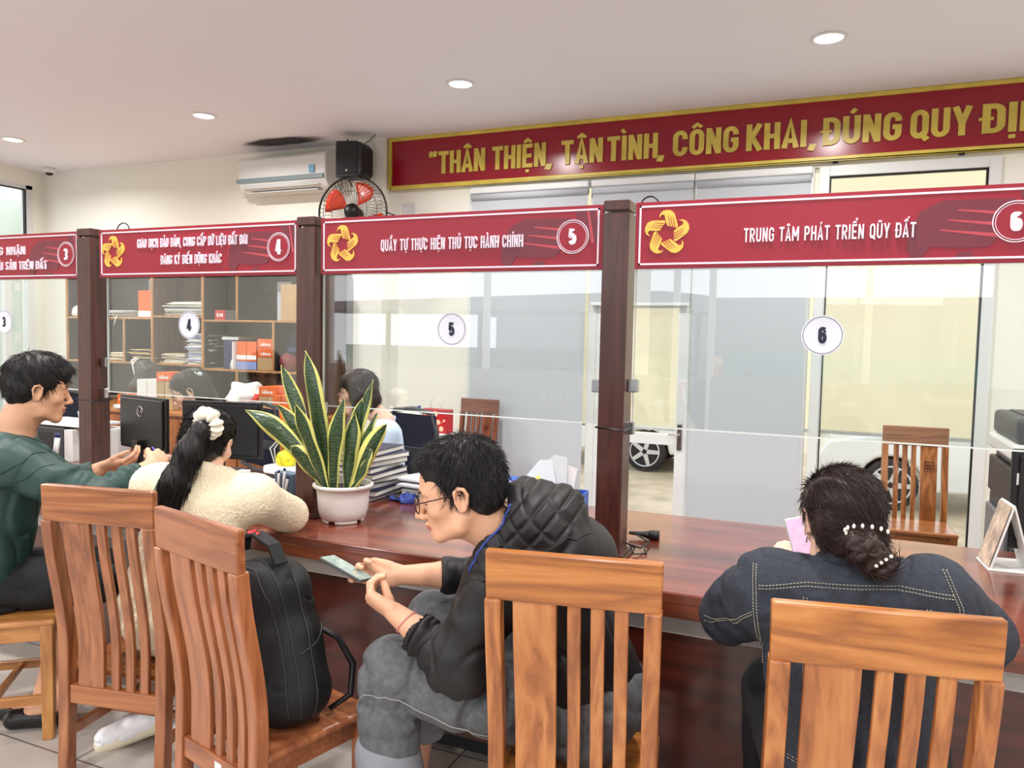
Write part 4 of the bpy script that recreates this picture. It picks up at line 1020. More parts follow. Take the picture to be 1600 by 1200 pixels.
def glasses(h, parent, m, r=.0012, round_=.021, lens=True):
    mb = MB(); off = Vector(parent.location)
    P = lambda x, y, z: Vector(h.P(x, y, z)) - off
    for q in (-1, 1):
        pts = [P(.032 * q + round_ * 1.12 * math.cos(R(a)), .101 - .10 * abs(round_ * math.cos(R(a)) * q) * 0 , -.004 + round_ * .82 * math.sin(R(a))) for a in range(0, 360, 20)]
        mb.tube(pts, r, 6, closed=True)
        mb.tube([P(.056 * q, .100, .004), P(.066 * q, .094, .006), P(.078 * q, .03, .008), P(.080 * q, .002, .010), P(.080 * q, -.012, .004)], r * 1.1, 6)
    mb.tube([P(-.010, .102, 0), P(0, .105, .003), P(.010, .102, 0)], r, 6)
    g = mb.build('glasses', m, parent)
    if lens:
        l = MB()
        for q in (-1, 1):
            c = [P(.032 * q + round_ * 1.08 * math.cos(R(a)), .1005, -.004 + round_ * .78 * math.sin(R(a))) for a in range(0, 360, 20)]
            l.add([tuple(v) for v in c], [tuple(range(len(c)))])
        l.build('lens', thin_glass('spectacle_lens') if 'spectacle_lens' not in MATS else MATS['spectacle_lens'], g)
    return g
def hair_cap(h, vsz, build, parent, m, nst, L, dirfn, rootfn, r=.0011, seed=3, disp=.0025, freq=90, grav=.2, jit=.5, lift=.12):
    k = h.s; c = h.c; ext = .19 * k
    v = Vol(c - ext, c + ext, vsz); build(v)
    vs, q = v.mesh(); vs = relax(vs, q, 2, .5); N = vnormals(vs, q)
    Lc = h.loc(vs); d = dirfn(Lc); d = d - N_local(N, h) * (np.sum(d * N_local(N, h), 1))[:, None]
    # comb-wise grooves: noise stretched along the combing direction
    ax = np.cross(d, N_local(N, h)); s_ = np.sum(Lc * ax, 1)
    vs = vs + N * (disp * (1 - 2 * np.abs(vnoise(np.stack([s_, Lc[:, 2] * .12, Lc[:, 1] * .12], 1), freq, seed))))[:, None]
    rng = np.random.RandomState(seed); ok = np.where(rootfn(Lc))[0]
    parts = [(vs, q)]
    if len(ok) and nst:
        pick = rng.choice(ok, nst); dw = (d[pick] + lift * N_local(N, h)[pick]) @ h.M.T
        parts.append(strands('x', vs[pick] - N[pick] * .002, dw, L, r, None, None, grav=grav, jit=jit, seed=seed))
    V_, Q_ = merge(parts)
    return mesh_obj('hair', V_, Q_, m, parent)
def N_local(N, h): return N @ h.M

def short_hair(h, parent, m, top=.018, front=.068, vol=1.0, seed=3, nst=2600, sweep=1, L=.035, bangs=0, jit=.4, lift=.12):
    def build(v):
        E = lambda p, r, kk=.01, op='u': v.ell(h.P(*p), np.array(r) * h.s, h.M, kk * h.s, op)
        E((0, -.016, .046), (.082 * vol, .104, .086 + top * .5), .02); E((0, -.050, .000), (.076, .062, .075), .02)
        E((0, .020, .080), (.066, .066, .042 + top * .5), .02)
        if bangs: E((0, .066, .070), (.060, .034, .036), .015)
        # cut the face, ears and nape free
        E((0, .115, -.020), (.085, .068, front), .006, 's'); E((0, .03, -.10), (.12, .085, .090), .006, 's'); E((0, -.05, -.125), (.12, .12, .062), .006, 's')
        for q in (-1, 1): E((.088 * q, -.006, -.012), (.024, .021, .033), .004, 's')
    def dirs(Lc):
        c = np.array([.01, -.055, .12]); d = Lc - c; d[:, 2] -= .03; d[:, 0] += .02 * sweep
        return d / (np.linalg.norm(d, axis=1)[:, None] + 1e-6)
    return hair_cap(h, .003, build, parent, m, nst, L, dirs, lambda Lc: (Lc[:, 2] > -.02) & ((Lc[:, 2] > .088) | (Lc[:, 1] < .03 + .05 * bangs)), seed=seed, disp=.0032, jit=jit, lift=lift)
def eyebrows(h, parent, m):
    mb = MB(); off = Vector(parent.location)
    for q in (-1, 1):
        mb.tube([Vector(h.P(.014 * q, .0905, .021)) - off, Vector(h.P(.028 * q, .087, .0265)) - off, Vector(h.P(.044 * q, .076, .022)) - off], [.0026, .0038, .0014], 6)
    mb.build('eyebrows', m, parent)
M_ink = mat('button_metal', (170, 170, 168), .3, metal=1)

# ---- man in the black hooded jacket, hunched over his phone
def man_black():
    p = person('person', (-.62, 1.98, .45), 'person in black hooded jacket and grey jeans, bent over a phone')
    h = Head((-.912, 1.79, 1.093), (-.89, -.38, -.25), (-.24, -.10, .96), 1.10, False, .86)
    lo, hi = (-1.42, 1.55, 0), (-.42, 2.3, 1.32)
    v = Vol(lo, hi, .0032)
    neck = V(-.775, 1.87, .945)
    h.add(v, neck, .052)
    v.ecap(neck + V(.03, .02, -.08), (-.62, 2.02, .57), (-.25, .95, 0), .12, .07, .11, .08, .04)
    sn, sf = V(-.80, 1.80, .90), V(-.85, 2.12, .90)
    eln, elf = V(-.885, 1.745, .655), V(-.95, 2.10, .78)
    wn, wf = V(-1.085, 1.755, .752), V(-1.195, 1.95, .785)
    v.chain([sn, eln], [.055, .045], .03); v.chain([eln, eln * .45 + wn * .55, wn], [.045, .040, .027], .015)
    v.chain([sf, elf], [.055, .045], .03); v.chain([elf, elf * .5 + wf * .5, wf], [.045, .040, .027], .015)
    # near (left) hand under the phone, thumb up over it
    hand(v, wn, (-.86, .10, .22), (.0, -.62, -.55), -1, ((.75, .8, .5), (.8, .9, .6), (.85, .9, .6), (.9, .9, .6)), (.3, .35), 1.0, thumb_dir=(-.42, .22, .80))
    hand(v, wf, (-.80, -.30, .12), (.10, .70, -.20), 1, ((.65, .8, .6), (.7, .9, .7), (.8, .9, .7), (.9, .9, .7)), (.35, .45), 1.0, thumb_dir=(-.55, -.35, .70))
    # legs
    hn, hf = V(-.66, 1.94, .49), V(-.66, 2.10, .49)
    v.chain([hn, (-1.12, 1.81, .575), (-1.12, 1.80, .12)], [.08, .055, .040], .02)
    v.chain([hf, (-1.14, 2.06, .62), (-1.18, 2.05, .16)], [.08, .055, .040], .02)
    for a in ((-1.12, 1.80, .06), (-1.18, 2.05, .10)): v.cone(V(*a) + V(.03, 0, 0), V(*a) + V(-.17, -.05, -.02), .038, .028, .02)
    body = finish(v, 'body', [M_skin, M_lip, M_lash], p, it=1, matfn=h.facemat)
    short_hair(h, p, M_hair, seed=11, nst=7000, vol=.95, top=.006, L=.034, front=.14, jit=.42, lift=.22)
    eyebrows(h, p, M_hair)
    glasses(h, p, mat('dark_bronze', (64, 44, 40), .3, metal=.6), r=.0017, round_=.023)
    # jacket
    M_jk = mat('black_nylon', (27, 25, 27), .5, bump=.12, bscale=420, spec=.35)
    j = Vol((-1.12, 1.60, .44), (-.42, 2.30, 1.22), .004)
    j.ecap(V(-.72, 1.93, .88), V(-.60, 2.0, .55), (-.25, .95, 0), .19, .13, .165, .15, .05)
    j.ecap(V(-.73, 1.80, .90), V(-.75, 2.12, .91), (0, 0, 1), .075, .085, .075, .085, .06)
    j.ell((-.665, 1.97, .90), (.135, .17, .12), None, .05)
    j.cone(sn, eln + V(.0, 0, 0), .082, .078, .05); j.cone(eln, eln * .52 + wn * .48, .080, .058, .03); j.cone(eln * .52 + wn * .48, eln * .48 + wn * .52, .058, .054, .01)
    j.ell(eln + V(.01, 0, -.035), (.085, .06, .055), None, .03)
    j.cone(sf, elf, .082, .075, .04); j.cone(elf, elf * .55 + wf * .45, .072, .055, .02)
    # collar / hood roll
    fwd = unit(V(-.9, -.25, 0))
    j.chain([V(-.86, 1.80, .905), V(-.795, 1.79, .965), V(-.725, 1.81, 1.025), V(-.675, 1.93, 1.045), V(-.72, 2.03, 1.0), V(-.82, 2.03, .92)], [.028, .045, .055, .058, .050, .03], .03)
    j.ell((-.705, 1.90, 1.025), (.13, .145, .078), frame_of((-.75, 0, .65), (0, 0, 1)), .04)
    # openings: neck, cuffs
    j.cone(h.P(0, -.02, -.03), neck + V(.0, 0, .015), .085, .058, .010, 's')
    for a, b in ((eln, wn), (elf, wf)): j.cone(a * .42 + b * .58, a * .2 + b * .8, .047, .047, .004, 's')
    j.put(lambda P: (-(P[0] * 0 + P[1] * 0 + P[2]) + .0) * 0 + (P[2] - .50), (-1.2, 1.5, .4), (-.4, 2.4, .50), .0, 's')
    d1 = limb_folds(sn, eln + V(0, 0, -.06), 3.2, .006, 2, 1.6); d2 = limb_folds(eln, wn, 4, .008, 5, 1.5)
    def quilt(vs, N):
        u = (vs[:, 0] + vs[:, 2] * .9) / .062; w = (vs[:, 0] - vs[:, 2] * .9 + vs[:, 1] * .3) / .062
        g = np.minimum(np.abs(u - np.round(u)), np.abs(w - np.round(w)))
        msk = np.clip((vs[:, 2] - .93 - .35 * (vs[:, 0] + .80)) / .02, 0, 1) * np.clip((-.60 - vs[:, 0]) / .02, 0, 1)
        return msk * .009 * (np.clip(g / .22, 0, 1) ** .6 - .8)
    jk = finish(j, 'jacket', M_jk, p, [folds(.012, 6, (1, 1, .8), 4), folds(.009, 12, (1, 1, .55), 9), d1, d2, quilt], 1)
    bv = bvh_of(jk)
    dk = mat('seam_black', (20, 19, 20), .7)
    seam(bv, [(-.86, 1.76, .86), (-.80, 1.70, .90), (-.70, 1.72, .95), (-.60, 1.80, 1.0), (-.55, 1.9, 1.02)], 'hood_seam', dk, p, .0022, .0)
    seam(bv, [(-.85, 1.75, .90), (-.825, 1.74, .97), (-.79, 1.75, 1.02), (-.76, 1.78, 1.08)], 'blue_collar_lining', mat('royal_blue', (40, 62, 140), .6), p, .0038, .0)
    seam(bv, [(-.93, 1.80, .86), (-.93, 1.80, .76), (-.90, 1.80, .66), (-.88, 1.80, .56)], 'front_zip', dk, p, .003, .001)
    # jeans
    M_jean = mat('grey_denim', (92, 94, 98), .85, bump=.35, bscale=500, var=.17, vscale=60)
    t = Vol((-1.36, 1.62, .18), (-.42, 2.24, .78), .004)
    t.ecap((-.58, 2.0, .53), (-.60, 2.0, .46), (-.25, .95, 0), .18, .14, .18, .12, .03)
    t.chain([hn, (-.9, 1.86, .53), (-1.12, 1.81, .56)], [.115, .110, .094], .03)
    t.chain([(-1.12, 1.81, .56), (-1.13, 1.80, .45), (-1.12, 1.80, .32)], [.092, .086, .080], .02)
    t.chain([hf, (-.9, 2.07, .59), (-1.13, 2.06, .625)], [.12, .105, .082], .03); t.chain([(-1.13, 2.06, .625), (-1.17, 2.05, .34)], [.082, .075], .02)
    jd = [folds(.012, 7, (1, 1, 1), 21), folds(.005, 13, (1, 1, 1), 23), limb_folds((-1.12, 1.81, .58), (-1.12, 1.80, .34), 2.6, .009, 7), limb_folds((-.7, 1.88, .55), (-1.15, 1.81, .56), 2.2, .007, 9)]
    jn = finish(t, 'jeans', M_jean, p, jd, 2)
    bj = bvh_of(jn); st = mat('jean_stitch', (150, 148, 142), .8)
    seam(bj, [(-1.22, 1.72, .48), (-1.16, 1.70, .52), (-1.08, 1.70, .53), (-.95, 1.72, .47), (-.80, 1.76, .43)], 'jean_seam', st, p, .0016, .0005)
    cf = Vol((-1.30, 1.66, .18), (-.98, 2.20, .42), .0035)
    cf.cone((-1.13, 1.80, .335), (-1.115, 1.80, .255), .092, .096, .008); cf.cone((-1.115, 1.80, .27), (-1.11, 1.80, .15), .078, .082, .004, 's')
    cf.cone((-1.165, 2.05, .36), (-1.17, 2.05, .30), .086, .088, .008); cf.cone((-1.17, 2.05, .30), (-1.17, 2.05, .18), .070, .074, .004, 's')
    finish(cf, 'rolled_cuff', mat('cuff_denim', (134, 137, 145), .85, bump=.3, bscale=500), p, [folds(.006, 12, (1, 1, 1), 31)], 2)
    s = Vol((-1.45, 1.66, 0), (-1.0, 2.18, .2), .004)
    for a in ((-1.12, 1.80, .055), (-1.18, 2.05, .095)):
        a = V(*a); s.chain([a + V(.045, .01, .0), a + V(-.06, -.01, -.005), a + V(-.19, -.05, -.018)], [.043, .044, .034], .02); s.put(lambda P, z=a[2] - .048: P[2] - z + P[0] * 0 + P[1] * 0, a - .25, V(a[0] + .2, a[1] + .2, a[2] - .048), 0, 's')
    finish(s, 'shoes', M_black, p)
    # bracelet
    w = wn * .80 + eln * .20; ax = unit(wn - eln); u = unit(np.cross(ax, V(0, 0, 1))); b2 = np.cross(ax, u); mb = MB()
    mb.tube([tuple(w + (u * math.cos(R(a)) * .034 + b2 * math.sin(R(a)) * .034 + ax * .006 * math.sin(R(a))) - np.array(p.location)) for a in range(0, 360, 20)], .0028, 6, closed=True)
    mb.build('bracelet', mat('red_white_cord', (206, 128, 126), .6), p)
    return p
man_black()
def phone(name, c, along, face, w, l, label, body, screen, mat_scr=None):
    f = unit(along); n = unit(np.array(face) - f * (np.array(face) @ f)); r = np.cross(f, n)
    o = empty(name, tuple(c), 0, label, 'phone')
    M = Matrix([[r[i], f[i], n[i], 0] for i in range(3)] + [[0, 0, 0, 1]])
    MB().box(-w / 2, w / 2, -l / 2, l / 2, -.0042, .0042, M=M).build('phone_body', body, o, .0035)
    MB().box(-w / 2 + .003, w / 2 - .003, -l / 2 + .003, l / 2 - .003, .0042, .0048, M=M).build('screen', screen, o)
    return o, M
scr1 = mat('phone_screen', (140, 156, 148), .15, emit=.3, var=.3, vscale=60)
phone('smartphone', (-1.305, 1.845, .818), (-.86, .02, .28), (.32, .16, .93), .074, .155, 'dark phone with a lit green-grey screen held by the black jacket man', mat('phone_grey', (60, 62, 66), .3), scr1)

# ---- man in the green windbreaker at the left edge
def sleeve_pair(v, pairs, r0, r1, r2, k=.03):
    for sh, el, wr in pairs:
        m = el * .35 + wr * .65
        v.cone(sh, el, r0, r1, k); v.cone(el, m, r1, r2, k * .6)
def man_green():
    p = person('person', (-2.93, 1.88, .45), 'person in dark green windbreaker and black shorts at the left edge')
    h = Head((-2.797, 1.965, 1.268), (.50, .85, -.14), (.10, .11, .985), 1.03)
    v = Vol((-3.25, 1.60, 0), (-2.20, 2.55, 1.42), .0042)
    nk = V(-2.87, 1.90, 1.10); h.add(v, nk, .058)
    sn, sf = V(-2.70, 1.80, 1.02), V(-3.04, 2.02, 1.02); en, ef = V(-2.475, 1.95, .88), V(-2.98, 2.20, .84); wn, wf = V(-2.475, 2.20, .975), V(-2.88, 2.31, .915)
    v.ecap(nk + V(0, 0, -.08), (-2.95, 1.84, .55), (.8, -.6, 0), .16, .09, .15, .11, .04)
    for a, b, c in ((sn, en, wn), (sf, ef, wf)): v.chain([a, b], [.055, .045], .03); v.chain([b, b * .5 + c * .5, c], [.045, .04, .027], .015)
    hand(v, wn, (-.35, .93, .22), (.75, .25, .6), -1, (.7, .8, .9, 1.0), (.4, .4), 1.0, thumb_dir=(-.75, .45, .45))
    hand(v, wf, (.85, .42, .10), (.1, -.5, -.85), -1, (.5, .55, .6, .7), (.3, .4), 1.0, thumb_dir=(.75, .3, .50))
    # legs: thighs on the seat, bare shins tucked back under the chair
    for kx, an, toe in (((-2.62, 2.06, .52), (-2.745, 1.925, .085), (-2.92, 1.88, .03)), ((-2.78, 2.20, .52), (-2.66, 1.955, .10), (-2.80, 1.85, .03))):
        v.chain([V(-2.92, 1.90, .54), V(*kx)], [.08, .058], .02); v.chain([V(*kx), V(*kx) * .6 + V(*an) * .4 + V(-.02, -.02, 0), V(*an)], [.058, .058, .038], .02)
        v.cone(V(*an) + V(0, 0, -.02), toe, .034, .026, .02)
    finish(v, 'body', [M_skin, M_lip, M_lash], p, it=1, matfn=h.facemat)
    short_hair(h, p, M_hair, seed=21, nst=3600, vol=1.0, top=.02, L=.038, front=.078, bangs=1, jit=.22)
    eyebrows(h, p, M_hair)
    M_g = mat('green_nylon', (32, 64, 60), .55, bump=.12, bscale=420)
    j = Vol((-3.36, 1.56, .44), (-2.28, 2.44, 1.22), .005)
    j.ecap(V(-2.87, 1.90, .98), V(-2.95, 1.84, .58), (.8, -.6, 0), .19, .125, .20, .15, .05)
    j.cone(sn, sf, .075, .075, .06)
    sleeve_pair(j, ((sn, en, wn), (sf, ef, wf)), .088, .080, .048)
    j.ell((-2.96, 1.84, 1.075), (.14, .13, .075), None, .05)
    j.chain([V(-2.72, 1.92, 1.04), V(-2.78, 1.80, 1.075), V(-2.92, 1.76, 1.12), V(-3.03, 1.86, 1.12), V(-3.0, 2.0, 1.06)], [.03, .042, .055, .05, .03], .03)
    j.cone(h.P(0, -.02, -.04), nk + V(.01, .01, .02), .075, .062, .01, 's')
    for a, b in ((en, wn), (ef, wf)): j.cone(a * .3 + b * .7, a * .1 + b * .9, .038, .038, .004, 's')
    jk = finish(j, 'windbreaker', M_g, p, [folds(.006, 6, (1, 1, .8), 41), folds(.008, 11, (1, 1, .5), 43), limb_folds(sn, en, 3, .010, 3), limb_folds(en, wn, 4, .008, 6)], 1)
    bv = bvh_of(jk); dk = mat('green_seam', (20, 40, 38), .7)
    seam(bv, [(-2.62, 1.86, 1.05), (-2.66, 1.74, 1.0), (-2.80, 1.66, .97), (-2.98, 1.66, 1.0)], 'hood_seam', dk, p, .003, .0)
    seam(bv, [(-2.55, 1.85, 1.03), (-2.62, 1.74, .95), (-2.68, 1.68, .86), (-2.70, 1.66, .76)], 'sleeve_seam', dk, p, .002, .0)
    seam(bv, [(-2.76, 1.62, .80), (-2.72, 1.66, .66), (-2.74, 1.70, .56)], 'side_seam', dk, p, .002, .0)
    t = Vol((-3.2, 1.60, .38), (-2.48, 2.34, .72), .005)
    t.ecap((-2.95, 1.85, .56), (-2.93, 1.87, .52), (.8, -.6, 0), .18, .13, .19, .12, .03)
    for kx in ((-2.60, 2.06, .525), (-2.78, 2.20, .525)): t.chain([V(-2.90, 1.88, .54) + V(.05, -.03, 0) * (1 if kx[0] > -2.7 else -1), V(*kx)], [.105, .085], .03)
    finish(t, 'shorts', mat('black_shorts', (18, 19, 24), .85), p, [folds(.010, 10, (1, 1, 1), 51)], 2)
    s = Vol((-3.05, 1.74, 0), (-2.60, 2.03, .14), .004)
    for a, b in (((-2.73, 1.92, .042), (-2.91, 1.88, .032)), ((-2.66, 1.94, .042), (-2.80, 1.85, .032))):
        s.cone(a, b, .040, .036, .01); s.cone(V(*a) + V(0, 0, .03), V(*a) * .4 + V(*b) * .6 + V(0, 0, .034), .032, .03, .004, 's')
    finish(s, 'slip_on_shoes', M_black, p)
    tie_ = MB()
    return p
man_green()
tag(MB().tube([(-2.70, 2.40, 1.00), (-2.58, 2.335, .985)], .004, 8).cyl((-2.58, 2.335, .985), (-2.565, 2.33, .983), .0045).build('blue_pen', mat('pen_blue', (70, 70, 190), .4)), 'blue-violet pen in the green jacket man’s hand', 'pen')

# ---- woman in the cream fleece, seen from behind
def woman_fleece():
    p = person('person', (-2.12, 1.98, .45), 'person with a long ponytail, white scrunchie and cream fleece jacket')
    h = Head((-2.05, 2.06, 1.105), (-.32, .91, -.28), (0, .28, .96), 1.0, True)
    v = Vol((-2.5, 1.76, 0), (-1.72, 2.62, 1.26), .0045)
    nk = V(-2.035, 2.02, .985); h.add(v, nk, .047)
    sl, sr = V(-2.225, 1.99, .945), V(-1.875, 2.10, .925); el, er = V(-2.27, 2.16, .79), V(-1.915, 2.335, .81); wl, wr = V(-2.16, 2.40, .80), V(-2.09, 2.46, .80)
    v.ecap(nk + V(0, -.02, -.1), (-2.12, 1.97, .55), (1, .2, 0), .14, .08, .15, .11, .04)
    for a, b, c in ((sl, el, wl), (sr, er, wr)): v.chain([a, b], [.045, .038], .03); v.chain([b, c], [.038, .024], .015)
    hand(v, wl, (.5, .85, 0), (0, 0, 1), 1, (.4, .4, .4, .5), sc=.9); hand(v, wr, (-.6, .8, 0), (0, 0, 1), -1, (.4, .4, .4, .5), sc=.9)
    for q, an in ((-1, (-2.262, 1.985, .12)), (1, (-2.08, 2.10, .09))):
        k_ = V(-2.12 + .09 * q, 2.17, .50); v.chain([V(-2.12 + .08 * q, 1.98, .52), k_], [.075, .055], .02); v.chain([k_, an], [.052, .033], .02)
    finish(v, 'body', [M_skinf, M_lip, M_lash], p, it=1, matfn=h.facemat)
    def cap(v):
        E = lambda c, r, kk=.01, op='u': v.ell(h.P(*c), np.array(r), h.M, kk, op)
        E((0, -.018, .040), (.082, .104, .086), .02); E((0, -.05, -.01), (.074, .06, .07), .02); E((0, .02, .07), (.068, .068, .05), .02)
        E((0, .125, -.03), (.10, .075, .085), .006, 's'); E((0, -.03, -.155), (.12, .13, .06), .006, 's')
    knot = np.array([.045, -.105, .055])
    def d(Lc): q = knot - Lc; return q / (np.linalg.norm(q, axis=1)[:, None] + 1e-6)
    hair_cap(h, .003, cap, p, M_hair, 4000, .04, d, lambda L: L[:, 2] > -.05, seed=5, grav=0, jit=.10, lift=.05)
    # ponytail
    K = h.P(*knot); v = Vol(K - .24, K + V(.15, .15, .12), .0035); pts = [K, K + V(.0, -.045, -.015), K + V(-.015, -.075, -.08), K + V(-.05, -.10, -.18), K + V(-.085, -.12, -.29), K + V(-.105, -.125, -.36)]
    v = Vol(K + V(-.26, -.26, -.46), K + V(.14, .1, .08), .004)
    v.chain(pts, [.022, .028, .040, .044, .038, .014], .02)
    vs, q = v.mesh(); vs = relax(vs, q, 2); N = vnormals(vs, q)
    ang = vs[:, 0] * 1.0 + vs[:, 1] * .6 + vs[:, 2] * .28
    vs = vs + N * (.0035 * (1 - 2 * np.abs(vnoise(np.stack([ang, vs[:, 1] * .3, vs[:, 2] * .05], 1), 130, 3))))[:, None]
    rng = np.random.RandomState(4); pick = rng.choice(len(vs), 1400); dd = np.tile(V(-.28, -.12, -1), (1400, 1))
    mesh_obj('ponytail', *merge([(vs, q), strands('s', vs[pick], dd, .09, .0011, None, None, grav=.1, jit=.12, seed=8)]), M_hair, p)
    s = Vol(K - .09, K + .09, .003)
    A = unit(V(0, -1, -.25)); U = unit(np.cross(A, V(0, 0, 1))); B = np.cross(A, U)
    ring = [K + V(.004, -.012, .008) + (U * math.cos(a) + B * math.sin(a)) * .034 for a in np.linspace(0, 2 * math.pi, 13)]
    for i in range(12): s.cone(ring[i], ring[i + 1], .019 + .005 * math.sin(i * 2.6), .019 + .005 * math.sin((i + 1) * 2.6), .01)
    def ruf(vs, N):
        L = vs - K; a = np.arctan2(L @ B, L @ U); return .0045 * np.sin(a * 13 + 2 * vnoise(vs, 30, 2)) + .003 * vnoise(vs, 60, 6)
    finish(s, 'scrunchie', mat('cream_satin', (240, 234, 216), .45), p, [ruf], 1)
    M_f = mat('cream_fleece', (236, 222, 192), .95, bump=1.0, bscale=170, sheen=.3)
    j = Vol((-2.50, 1.72, .38), (-1.70, 2.66, 1.10), .004)
    j.ecap(V(-2.04, 2.02, .90), V(-2.12, 1.95, .52), (1, .25, 0), .18, .125, .185, .14, .05)
    j.cone(sl, sr, .078, .078, .05); j.chain([V(-2.10, 2.05, 1.0), V(-2.03, 1.965, 1.035), V(-1.96, 2.05, 1.0)], [.035, .038, .035], .03)
    for a, b, c in ((sl, el, wl), (sr, er, wr)): j.chain([a, b], [.074, .074], .04); j.chain([b, b * .3 + c * .7], [.068, .052], .02)
    j.cone(h.P(0, 0, -.06), nk + V(0, .03, .02), .045, .045, .008, 's')
    finish(j, 'fleece_jacket', M_f, p, [folds(.010, 7, (1, 1, 1), 61), lambda vs, N: .0014 * vnoise(vs, 150, 2) + .0010 * vnoise(vs, 240, 4)], 1)
    t = Vol((-2.40, 1.82, .14), (-1.86, 2.30, .66), .005)
    t.ecap((-2.12, 1.95, .50), (-2.12, 1.96, .46), (1, .2, 0), .17, .12, .17, .10, .03)
    for q, an in ((-1, V(-2.25, 2.00, .20)), (1, V(-2.08, 2.10, .18))):
        k_ = V(-2.12 + .09 * q, 2.17, .50); t.chain([V(-2.12 + .08 * q, 1.98, .52), k_, an], [.10, .08, .055], .02)
    finish(t, 'trousers', mat('beige_trousers', (176, 152, 128), .8), p, [folds(.007, 10, (1, 1, 1), 63)], 2)
    for (an, toe) in (((-2.262, 1.985, .085), (-2.335, 1.93, .034)), ((-2.08, 2.12, .05), (-2.16, 2.06, .035))):
        an, toe = V(*an), V(*toe); f = unit((toe - an) * V(1, 1, .9)); s = Vol(np.minimum(an, toe) - .16, np.maximum(an, toe) + .16, .003)
        a0 = an - f * .03; t0 = toe + f * .06; t0[2] = max(t0[2], .034)
        s.chain([a0, a0 * .5 + t0 * .5, t0], [.040, .042, .036], .02); s.cone(an, an + V(.01, .01, .055), .038, .036, .02); s.cone(an + V(0, 0, .045), an + V(.01, .01, .10), .028, .03, .004, 's')
        finish(s, 'sneaker', mat('sneaker_white', (236, 236, 240), .6), p, [folds(.003, 30, (1, 1, 1), 71)], 1)
        sl_ = Vol(np.minimum(an, toe) - .16, np.maximum(an, toe) + .16, .0035); sl_.chain([a0 - V(0, 0, .022), t0 - V(0, 0, .018)], [.040, .036], .01)
        sl_.chain([a0 + V(0, 0, .02), t0 + V(0, 0, .022)], [.046, .042], .01) if False else None
        finish(sl_, 'sole', mat('sole_cream', (226, 216, 190), .7), p)
    return p
woman_fleece()

